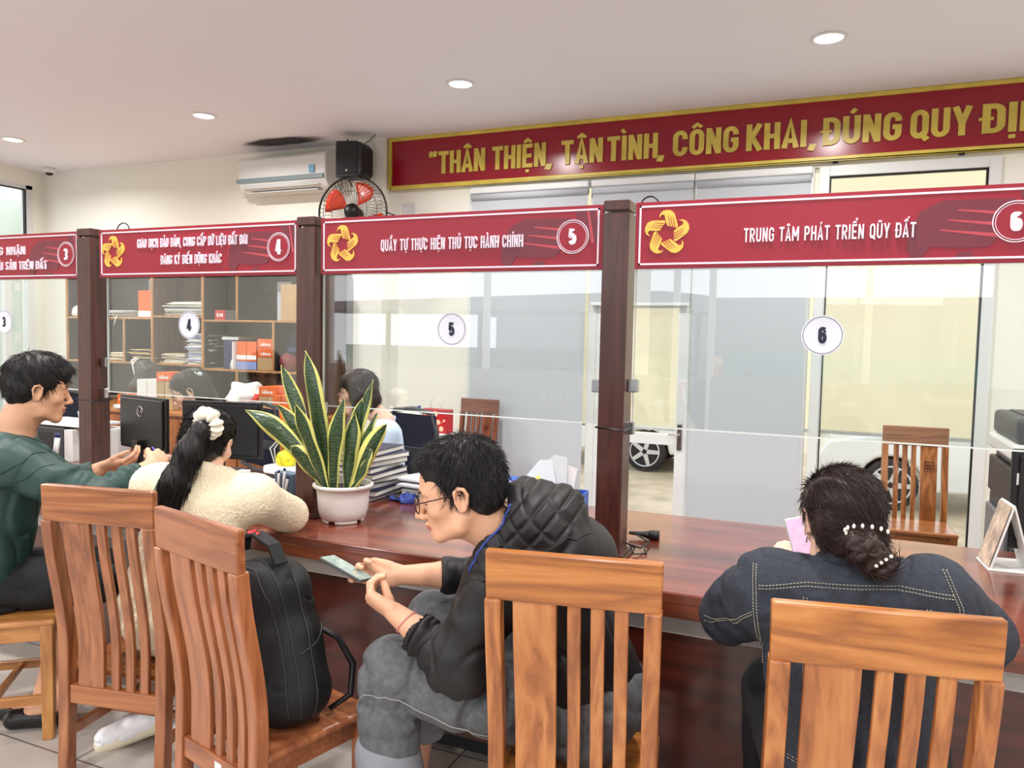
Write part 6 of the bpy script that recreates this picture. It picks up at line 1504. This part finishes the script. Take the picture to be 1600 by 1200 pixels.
# things on the ledge of the base unit
ZL = .777
XL_ = lambda px: float(np.interp(px, [130, 166, 237, 265, 317, 370, 397, 460, 500], [-6.64, -6.32, -5.62, -5.42, -5.02, -4.68, -4.52, -4.11, -3.90]))
def lcart(p0, p1, z, h, label, body, txt=None, y=5.22, tz=None, group=None): return carton(XL_(p0), XL_(p1), z, h, label, body, txt, y=y, tz=tz, group=group)
lcart(166, 180, ZL + .02, .10, 'low orange box at the far left of the cabinet ledge', M_org, 'a', tz=(.03, .08), group=G1); lcart(181, 193, ZL + .02, .10, 'low orange box just left of the white boxes on the ledge', M_org, group=G1)
thing_box('white_tray', 'thin white tray under the two low orange boxes', 'tray', M_white, XL_(180), 5.33, ZL, .3, .3, .018)
lcart(192, 204, ZL, .27, 'left one of two white file boxes on the cabinet ledge', M_white); lcart(205, 217, ZL, .27, 'right one of two white file boxes on the cabinet ledge', M_white)
lcart(217, 227, ZL, .26, 'brown file box beside the white file boxes on the ledge', M_card); lcart(228, 237, ZL, .26, 'rightmost brown file box of the left ledge row', mat('tan_card', (188, 164, 128), .8))
lcart(217, 236, ZL + .262, .085, 'orange box printed Idea lying on the brown file boxes', M_org, 'idea', tz=(.022, .058), group=G1)
crumple('black_bag', (XL_(178), 5.45, ZL + .25), (.16, .10, .14), M_dgrey, 'black bag slumped behind the low orange boxes', 'bag', 9)
crumple('crumpled_paper', (XL_(340), 5.38, ZL + .13), (.17, .10, .13), M_paper, 'crumpled white paper sheet behind the monitor on the ledge', 'papers', 12)
crumple('red_bag', (XL_(362), 5.33, ZL + .09), (.07, .07, .09), mat('red_cloth', (206, 52, 44), .7), 'small red bag beside the crumpled white paper', 'bag', 13)
lcart(381, 411, ZL + .18, .085, 'orange box printed Idea on the two brown boxes right of the monitor', M_org, 'idea', tz=(.022, .058), group=G1)
lcart(381, 396, ZL, .178, 'left brown box under the Idea box, right part of ledge', M_card); lcart(397, 411, ZL, .178, 'right brown box under the Idea box, right part of ledge', MATS['tan_card'])
lcart(412, 425, ZL + .07, .13, 'left orange box of the pair beside the brown boxes', M_org, group=G1, y=5.17); lcart(426, 444, ZL + .07, .13, 'right orange box of the pair beside the brown boxes', M_org, group=G1, y=5.17)
lcart(412, 444, ZL, .068, 'flat orange and white box under the orange pair', M_org, group=G1, y=5.17)
crumple('white_bag', (XL_(449), 5.25, ZL + .10), (.08, .07, .10), M_paper, 'white plastic bag at the right end of the ledge', 'bag', 15)
tag(MB().lathe([(.03, 0), (.03, .07), (.012, .09), (.012, .11)], (XL_(447), 5.13, ZL), 16).build('purple_bottle', mat('purple', (110, 84, 160), .4)), 'small purple bottle in front of the white bag', 'bottle')
papers(XL_(176), XL_(196), ZL + .0, .02, 'loose white papers on the ledge below the low orange boxes', (WH,), d=.12, y=5.10, messy=.05)

# ------------------------------------------------------------------ monitors and desk things
def monitor(x, y, rz, w, h, zc, label, logo=False, tilt=0, front=False):
    m = empty('computer_monitor', (x, y, .75), rz, label, 'monitor')
    b = MB().box(-w / 2, w / 2, -.012, .012, zc - h / 2 - .75, zc + h / 2 - .75).box(-w * .46, w * .46, -.024, -.012, zc - h * .43 - .75, zc + h * .45 - .75).build('back_shell', M_black, m, .01)
    MB().box(-w / 2 + .01, w / 2 - .01, .012, .014, zc - h / 2 - .74, zc + h / 2 - .76).build('screen', mat('monitor_screen', (60, 70, 90), .2), m)
    MB().box(-.03, .03, -.06, -.02, 0.01, zc - h * .3 - .75).box(-.11, .11, -.10, .08, 0, .012).build('stand', M_black, m, .005)
    if logo:
        lg = MB(); lg.tube([(.028 * math.cos(R(a)), -.026, zc - .75 + h * .22 + .028 * math.sin(R(a))) for a in range(0, 360, 20)], .0022, 6, closed=True)
        lg.tube([(-.02, -.026, zc - .75 + h * .22 + .012), (-.006, -.026, zc - .75 + h * .22 - .008), (.006, -.026, zc - .75 + h * .22 + .008), (.02, -.026, zc - .75 + h * .22 - .012)], .0018, 5); lg.build('round_logo', M_chrome, m)
    return m
monitor(-3.57, 3.12, R(-12), .47, .30, .985, 'black monitor seen from behind with a round silver logo', True)
monitor(-3.05, 3.17, R(14), .46, .31, .975, 'second black monitor seen from behind, right of the ponytail woman')
m3 = monitor(.80, 3.12, R(6), .50, .345, .985, 'black monitor cut off by the right edge of the view')
lettering('lettering', 'L', M_white, -.225, -.205, .34, .36, -.0135, -.011, .18, .1, m3); MB().box(-.235, -.19, -.0135, -.011, .285, .325).build('label_sticker', M_paper, m3)
# desk gadgets by the left post
ups = empty('mini_computer', (-4.16, 3.10, .75), 0, 'black box computer with vent slots behind the first post', 'computer')
MB().box(-.14, .10, -.10, .10, .0, .19).build('case', M_dgrey, ups, .015); vt = MB()
for k in range(7): vt.box(-.12, .0, -.103, -.099, .06 + k * .014, .066 + k * .014)
vt.build('vent_slots', M_black, ups)
tag(MB().box(-4.38, -3.92, 3.0, 3.25, .945, .953).box(-4.37, -3.90, 3.01, 3.24, .953, .962, 1).build('paper_tray', [M_white, mat('sheet_228', WH, .8)]), 'white papers lying on top of the black box computer', 'papers')
thing_box('white_case', 'white plastic case standing right of the first post', 'case', M_white, -3.935, 3.22, .75, .13, .12, .175)
thing_box('white_carton', 'white carton standing behind the pens by the first post', 'box', M_white, -4.0, 3.02, .75, .07, .08, .18)
for k, (dx, c) in enumerate(((0, M_white), (.022, M_white))):
    mb = MB().cyl((-4.05 + dx, 2.93, .78), (-4.045 + dx, 2.94, .89), .008, 10).cyl((-4.045 + dx, 2.94, .89), (-4.044 + dx, 2.94, .915), .0085, 10, 1)
    tag(mb.build('marker_pen', [M_white, mat('navy_cap', (30, 44, 100), .4)]), ('left' if k == 0 else 'right') + ' one of two white markers with navy caps by the first post', 'pen')
tag(MB().cyl((-4.02, 3.1, .96), (-4.0, 3.1, 1.03), .004).build('green_straw', mat('teal_straw', (70, 168, 150), .4)), 'teal drinking straw sticking up in front of the green jacket man', 'straw')
tag(MB().lathe([(.02, 0), (.028, .06)], (-4.06, 3.12, .962), 16).build('paper_cup', M_paper), 'small white cup holding the teal straw', 'cup')
# behind: dark office chairs and a second desk at far left
def office_chair(x, y, rz, label, w=.44, zb=.62, h=.40):
    c = empty('office_chair', (x, y, 0), rz, label, 'chair')
    fr_ = [(-w / 2, 0, zb), (-w / 2, -.02, zb + h * .7), (-w / 2 + .05, -.03, zb + h), (0, -.035, zb + h + .02), (w / 2 - .05, -.03, zb + h), (w / 2, -.02, zb + h * .7), (w / 2, 0, zb), (0, .02, zb - .02)]
    MB().tube(fr_, .016, 10, closed=True).build('back_frame', M_dgrey, c)
    MB().box(-w / 2 + .01, w / 2 - .01, -.022, -.016, zb, zb + h * .97).build('mesh_back', mat('navy_mesh', (24, 28, 48), .9, bump=.5, bscale=400), c)
    MB().box(-w / 2, w / 2, -.03, -.012, zb + .12, zb + .18).build('lumbar_bar', M_dgrey, c, .005)
    MB().box(-.24, .24, .0, .46, .42, .49).build('seat_cushion', MATS['navy_mesh'], c, .03)
    MB().cyl((0, .23, .1), (0, .23, .42), .025).tube([(0, .0, zb - .02), (0, -.02, .45), (0, .18, .42)], .02).build('gas_column', M_black, c)
    for k in range(5):
        a = k * R(72); MB().tube([(0, .23, .11), (.28 * math.cos(a), .23 + .28 * math.sin(a), .07)], [.022, .016]).sphere((.28 * math.cos(a), .23 + .28 * math.sin(a), .03), .03).build('leg', M_black, c)
    return c
office_chair(-2.50, 4.20, R(165), 'dark mesh office chair behind the clerk in the light blue polo')
office_chair(-3.52, 3.98, R(160), 'dark office chair of the clerk behind the monitor')
office_chair(-5.25, 3.9, R(200), 'dark office chair standing empty beyond the first post')
# second white desk with gift bag behind
dk2 = empty('white_side_table', (-2.9, 5.35, 0), R(0), 'white side table under the red gift bag', 'table')
MB().box(-.62, .10, -.30, .05, .72, .75).build('table_top', M_white, dk2, .003); 
for qx in (-.58, .05):
    for qy in (-.26, .0): MB().box(qx, qx + .04, qy, qy + .04, 0, .72).build('leg', M_white, dk2)
gb = empty('gift_bag', (-2.90, 5.30, .75), R(-6), 'red paper gift bag with pale blossom print on the white table', 'bag')
MB().box(-.115, .115, -.045, .045, 0, .185).build('bag_body', mat('gift_red', (184, 26, 36), .4), gb, .002)
bl = MB(); MBp = []
for (cx, cz, r) in ((0, .145, .030), (-.055, .075, .026), (-.085, .045, .024), (.035, .085, .022), (.065, .035, .022), (-.09, .15, .018), (.09, .10, .012)):
    for k in range(5): a = k * R(72) + cx * 40; MBp.append((cx + r * .55 * math.cos(a), cz + r * .55 * math.sin(a), r * .42))
for i, (x, z, r) in enumerate(MBp): bl.lathe([(r, 0), (r, .0006)], n=12, M=T(x, -.0455 - i * .00002, z, rx=R(90)), smooth=False)
bl.build('blossom_print', mat('blossom', (244, 206, 170), .5), gb)
MB().tube([(-.10, -.047, .03), (-.03, -.047, .075), (.02, -.047, .06), (.08, -.047, .09)], .0018).build('branch_print', mat('branch', (226, 150, 110), .5), gb)
MB().tube([(-.045, -.04, .18), (-.045, -.03, .25), (0, -.025, .29), (.045, -.03, .25), (.045, -.04, .18)], .003).build('handle', M_white, gb)
crumple('plastic_bag', (-3.20, 5.32, .80), (.12, .09, .05), M_white, 'crumpled translucent plastic bag left of the gift bag', 'bag', 21)
for i, (x, h, c, lb) in enumerate(((-3.40, .15, M_white, 'tall white bottle on the side table, nearest the clerk’s hair'), (-3.14, .17, mat('clear_plastic', (206, 210, 210), .2), 'clear water bottle with a blue label left of the gift bag'), (-3.28, .12, M_white, 'white pump bottle between two taller bottles'))):
    b = empty('bottle', (x, 5.42, .75), 0, lb, 'bottle'); MB().lathe([(.035, 0), (.037, .02), (.037, h * .7), (.014, h * .88), (.014, h)], n=20).build('bottle_body', c, b)
    MB().lathe([(.016, h), (.016, h + .018)], n=16).build('bottle_cap', M_white if i != 1 else mat('cap_blue', (40, 70, 160), .4), b)
    if i == 1: MB().lathe([(.0378, .06), (.0378, .11)], n=20).build('bottle_label', MATS['cap_blue'], b)

# ------------------------------------------------------------------ stack of navy ledgers beside the plant
for k in range(9):
    z = .75 + k * .0252; b = empty('navy_ledger', (-2.025 + .012 * math.sin(k * 2.1), 3.04, z), R(8 * math.sin(k * 1.7) - 4), 'navy hardback ledger, ' + ('lowest' if k == 0 else 'topmost' if k == 8 else ['second', 'third', 'fourth', 'fifth', 'sixth', 'seventh', 'eighth'][k - 1] + ' from the bottom') + ' of the stack right of the plant pot', 'book', 'navy ledgers beside the plant')
    MB().box(-.11, .11, -.15, .15, 0, .0025).box(-.11, .11, -.15, .15, .0225, .025).box(-.112, -.108, -.15, .15, 0, .025).build('cover', mat('navy_cover', (24, 30, 66), .5), b)
    MB().box(-.106, .105, -.146, .146, .0025, .0225).build('pages', mat('page_edge', (226, 224, 216), .9), b)
papers(-1.86, -1.60, .75, .05, 'messy papers and dark folders on the counter right of the navy ledgers', (WH, (60, 58, 64), WH, CRM), y=3.02, d=.24, messy=.05)
papers(-1.84, -1.62, .802, .045, 'loose white sheets on top of the dark folders beside the ledgers', (WH, WH, CRM), y=3.05, d=.22, messy=.06)
crumple('blue_cable_coil', (-1.80, 2.98, .762), (.06, .03, .012), mat('royal_blue', (40, 62, 140), .6), 'dark blue strap lying at the foot of the paper pile', 'strap', 31)
thing_box('card_holder', 'small brown cardboard holder standing behind the black jacket man’s forehead', 'holder', M_card, -1.575, 2.98, .75, .03, .10, .115)
papers(-1.47, -1.22, .75, .085, 'stack of cream and white files under the blue folders', (CRM, WH, TAN, WH), y=3.06, d=.22, messy=.02)
bf = empty('blue_folder', (-1.345, 3.17, .838), R(-4), 'bright blue folder with a white label on the file stack', 'folder')
MB().box(-.13, .13, -.10, .10, 0, .022).build('folder_cover', mat('bright_blue', (34, 84, 178), .4), bf, .003); MB().box(-.01, .09, -.07, -.03, .022, .0226).build('folder_label', M_paper, bf); MB().box(-.11, -.04, -.06, -.05, .022, .0226).box(-.11, -.06, -.04, -.033, .022, .0226).build('printed_line', M_paper, bf)
bx = empty('blue_tray', (-1.13, 3.20, .75), R(5), 'blue plastic tray holding clear sleeves of papers', 'tray')
MB().box(-.11, .11, -.10, .10, 0, .006).box(-.11, -.104, -.10, .10, 0, .07).box(.104, .11, -.10, .10, 0, .07).box(-.11, .11, -.10, -.094, 0, .055).box(-.11, .11, .094, .10, 0, .07).build('tray_body', MATS['bright_blue'], bx)
M_slv = mat('clear_sleeve', (216, 222, 226), .3)
for k, (lx, h, rx, ry, lb) in enumerate(((-.085, .15, -.18, -.30, 'front clear sleeve with a yellow tab, leaning left in the blue tray'), (-.03, .17, -.10, -.10, 'tallest clear sleeve of papers standing in the blue tray'), (.0, .13, -.05, .05, 'right-hand white sheet standing in the blue tray'))):
    o = MB().add([(-.10, 0, .03), (.06, 0, .03), (.075, 0, h + .03), (.02, 0, h + .045), (-.11, 0, h * .7)], [(0, 1, 2, 3, 4)], 0).build('paper_sleeve', M_slv if k < 2 else M_paper); s_ = o.modifiers.new('s', 'SOLIDIFY'); s_.thickness = .003
    o.location = (-1.14 + lx * .5, 3.17 + k * .02, .77); o.rotation_euler = (rx, ry, .2); tag(o, lb, 'papers')
    if k == 0: MB().box(-.03, .05, -.003, -.0015, .10, .12, M=T(ry=-.4)).build('yellow_tab', mat('yellow_note', (236, 228, 120), .7), o)
thing_box('loose_sheet', 'small loose white sheet lying by the blue tray’s right corner', 'paper', M_paper, -.95, 3.02, .7505, .08, .05, .0008, R(20), bevel=0)

# things behind the fleece woman's arm
pb_ = empty('pen_holder', (-2.36, 2.86, .75), R(-14), 'slate blue pen holder with white pens beside the middle post', 'pen holder')
MB().box(-.055, .075, -.03, .03, 0, .105).build('holder', mat('slate_blue', (86, 110, 130), .5), pb_, .004)
for k, (x, z, tl) in enumerate(((-.012, .115, .05), (.022, .13, -.03), (.040, .10, -.16))):
    o = MB().cyl((0, 0, 0), (0, 0, z - .012), .006, 10).cyl((0, 0, z - .012), (0, 0, z), .0065, 10, 1).build('white_pen', [M_white, MATS['navy_cap']]); o.location = (-2.36 + x, 2.816 - .012 * k, .752); o.rotation_euler = (-.06, -tl, 0)
    tag(o, ['left white pen leaning on the slate blue holder', 'middle white pen with a navy cap at the slate blue holder', 'right white pen slanting most, beside the middle post'][k], 'pen', 'white pens at the slate blue holder')
papers(-2.72, -2.44, .75, .006, 'white sheet lying flat in front of the pen holder', (WH,), y=2.95, d=.3, messy=.01)
thing_box('orange_leaflet', 'orange and white leaflet on the counter behind the fleece sleeve', 'leaflet', mat('leaflet_orange', (232, 112, 78), .5), -2.46, 2.84, .757, .16, .10, .001, R(-12), bevel=0)
thing_box('white_box', 'small white box standing on papers behind the fleece shoulder', 'box', M_white, -2.73, 2.98, .758, .05, .05, .055, R(15))
papers(-2.98, -2.70, .75, .008, 'white papers under the small white box', (WH,), y=2.85, d=.24, messy=.02)
tag(MB().box(-.04, .04, -.012, .012, 0, .016).build('stapler', M_black, None, .005), 'small black stapler right of the small white box', 'stapler'); bpy.data.objects['stapler'].location = (-2.62, 2.88, .75)
tag(MB().cyl((-2.62, 3.0, .756), (-2.45, 3.05, .756), .005).build('white_pen', M_white), 'white pen lying flat behind the stapler', 'pen')
thing_box('dark_folder', 'dark brown folder lying under the white document box', 'folder', mat('dark_folder', (48, 18, 16), .5), -2.70, 3.22, .75, .34, .2, .022, R(-8))
wb_ = empty('document_tray', (-2.60, 3.20, .773), R(-6), 'white document tray with a yellow duck-coloured pouch on it', 'tray')
MB().box(-.13, .15, -.09, .09, 0, .045).build('tray_body', M_white, wb_, .012)
crumple('yellow_pouch', (-2.62, 3.17, .853), (.045, .03, .035), mat('yellow_pouch', (232, 222, 40), .5), 'bright yellow pouch on the white document tray', 'pouch', 33)
hp = MB()
for dx in (-.055, .0): hp.tube([(-2.68 + dx * .2, 3.16, .83), (-2.70 + dx * .5, 3.17, .90), (-2.66 + dx * .3, 3.17, .945), (-2.61, 3.17, .93), (-2.585, 3.17, .88)], .003)
tag(hp.build('charging_cable', M_white), 'looped white cable arching over the yellow pouch', 'cable')
for k in range(2): thing_box('clear_ruler', ['left', 'right'][k] + ' upright translucent ruler behind the white document tray', 'ruler', M_slv, -2.64 + k * .115, 3.31, .75, .022, .006, .22)
papers(-2.52, -2.40, .819, .03, 'white and navy notebooks on the document tray beside the middle post', ((40, 50, 90), WH), y=3.12, d=.14, messy=.005)

# ------------------------------------------------------------------ right end: tent card, copier
tc_ = empty('tent_card', (.545, 3.07, .75), R(5), 'white A-shaped display stand with a landscape picture at the right end of the counter', 'display stand')
def slab(p, q, w, t, name, m, parent):
    # a thin board between two (x,z) points, w deep in y
    a = math.atan2(q[1] - p[1], q[0] - p[0]); L = math.hypot(q[0] - p[0], q[1] - p[1])
    return MB().box(0, L, -w / 2, w / 2, -t / 2, t / 2, M=T(p[0], 0, p[1], ry=-a)).build(name, m, parent, .001)
slab((-.06, .004), (.0, .225), .15, .006, 'front_leaf', M_white, tc_); slab((.06, .004), (.0, .225), .15, .006, 'rear_leaf', M_white, tc_)
slab((-.066, .012), (-.008, .222), .14, .001, 'landscape_picture', mat('landscape_print', (196, 176, 156), .5, var=.35, vscale=18), tc_)
MB().box(-.07, .07, -.078, .078, 0, .006).build('stand_base', M_white, tc_, .001)
thing_box('white_leaflet', 'white leaflet with an orange corner lying under the display stand', 'leaflet', M_paper, .62, 3.10, .7505, .22, .18, .004, R(10), bevel=0)
cp = empty('office_copier', (1.09, 4.25, 0), 0, 'large black and white office copier cut off at the right edge', 'copier')
MB().box(-.36, .42, -.25, .35, .05, .78).build('lower_case', M_dgrey, cp, .015); MB().box(-.37, .42, -.27, .35, .78, .96).build('paper_drawer', M_black, cp, .01)
MB().box(-.34, .43, -.22, .35, .96, 1.0).build('exit_tray', mat('mid_grey', (110, 112, 116), .5), cp, .004); MB().box(-.38, .44, -.30, .35, 1.0, 1.075).build('control_panel', M_white, cp, .015)
MB().box(-.36, .44, -.24, .35, 1.076, 1.19).build('scanner_lid', M_dgrey, cp, .02); MB().box(-.30, .38, -.20, .30, 1.19, 1.196).build('lid_top', M_black, cp, .002)
MB().box(-.382, -.36, -.2, .3, .3, .72).build('side_panel', mat('mid_grey', (110, 112, 116), .5), cp, .006); mbk = MB()
for k in range(6): mbk.box(-.2 + k * .0, .15, -.303, -.299, 1.015 + k * .008, 1.019 + k * .008)
mbk.build('panel_lines', MATS['mid_grey'], cp)

# ------------------------------------------------------------------ backpack on the second chair
def backpack():
    p = empty('backpack', (-1.455, 1.775, .366), R(-14.6), 'black backpack with a red-lettered top handle standing on the second chair', 'backpack')
    m = mat('black_pack_fabric', (15, 15, 19), .6, bump=.3, bscale=500, spec=.35); m2 = mat('pack_trim', (12, 12, 14), .5)
    def W(x, y, z): return V(x - .24 * z, y, z)   # leans to the left
    v = Vol((-.34, -.22, -.01), (.22, .24, .54), .004); Y_ = (0, 1, 0)
    v.ecap(W(0, 0, .10), W(0, .0, .36), Y_, .118, .15, .108, .125, .04); v.ell(W(0, 0, .085), (.152, .125, .095), None, .03)
    v.ecap(W(.05, .0, .11), W(.05, .0, .24), Y_, .095, .115, .09, .105, .02); v.ell(W(.02, -.04, .38), (.11, .08, .085), None, .03)
    vs, q = v.mesh(); vs = relax(vs, q, 2); N = vnormals(vs, q); vs = vs + N * (creases(vs, 7, .010, 3) + creases(vs, 15, .004, 7))[:, None]; vs[:, 2] = np.maximum(vs[:, 2], .0)
    b = mesh_obj('bag_body', vs, q, m); b.parent = p
    bv = BVHTree.FromPolygons([Vector(c) for c in vs], [tuple(int(i) for i in f) for f in q])
    def line(pts, name, mm, r):
        path = []; P = [Vector(W(*t)) for t in pts]
        for a, c in zip(P, P[1:]):
            for i in range(10): path.append(bv.find_nearest(a.lerp(c, i / 10))[0])
        mb = MB(); mb.tube(path, r, 6); mb.build(name, mm, p)
    g = mat('pack_zip_grey', (34, 35, 40), .5)
    line([(.14, -.10, .02), (.15, -.10, .2), (.13, -.095, .36), (.06, -.085, .46), (-.08, -.085, .46)], 'zip', g, .0028)
    line([(.16, -.06, .02), (.16, -.055, .2), (.14, -.05, .36), (.06, -.045, .47), (-.08, -.045, .47)], 'zip', g, .0028)
    line([(.16, -.01, .02), (.17, .0, .2), (.15, .005, .36), (.06, .01, .47)], 'piping', m2, .005)
    line([(.17, -.04, .235), (.17, .02, .25), (.16, .08, .275), (.12, .12, .285)], 'pocket_edge', g, .0035)
    hd_ = MB(); hp = [W(.10, -.02, .465), W(.075, -.02, .515), W(0, -.02, .535), W(-.07, -.02, .515), W(-.09, -.02, .47)]
    vs_ = []; 
    for i, c in enumerate(hp):
        t = unit(hp[min(i + 1, 4)] - hp[max(i - 1, 0)]); n_ = np.cross(t, (0, 1, 0)); 
        for sy, sn in ((-1, -1), (1, -1), (1, 1), (-1, 1)): vs_.append(tuple(c + V(0, .022 * sy, 0) + n_ * .005 * sn))
    hd_.add(vs_, [(i * 4 + k, i * 4 + (k + 1) % 4, (i + 1) * 4 + (k + 1) % 4, (i + 1) * 4 + k) for i in range(4) for k in range(4)] + [(0, 1, 2, 3), (19, 18, 17, 16)])
    h = hd_.build('top_handle', m, p, .002)
    lettering('lettering', 'da', mat('pack_red', (206, 36, 46), .6), 0, 1, 0, 1, -.002, 0, .2, .1, None); lt = [o for o in bpy.data.objects if o.name.startswith('lettering') and o.parent is None][-1]
    lt.parent = h; c = W(-.035, -.036, .5335); lt.matrix_local = Matrix.Translation(tuple(c)) @ Matrix.Rotation(R(-70), 4, 'X') @ Matrix.Diagonal((.05, 1, .022, 1))
    st = MB(); st.tube([W(.07, .085, .26), W(.09, .15, .21), W(.11, .175, .13), W(.11, .15, .05), W(.08, .09, .02)], [.007, .010, .011, .010, .008], 8); st.build('shoulder_strap', m2, p)
backpack()
thing_box('chair_tag', 'small white sticker with red print on the second chair’s back rail', 'sticker', M_paper, -1.555, 1.597, .255, .032, .001, .042, R(-14.6), bevel=0)
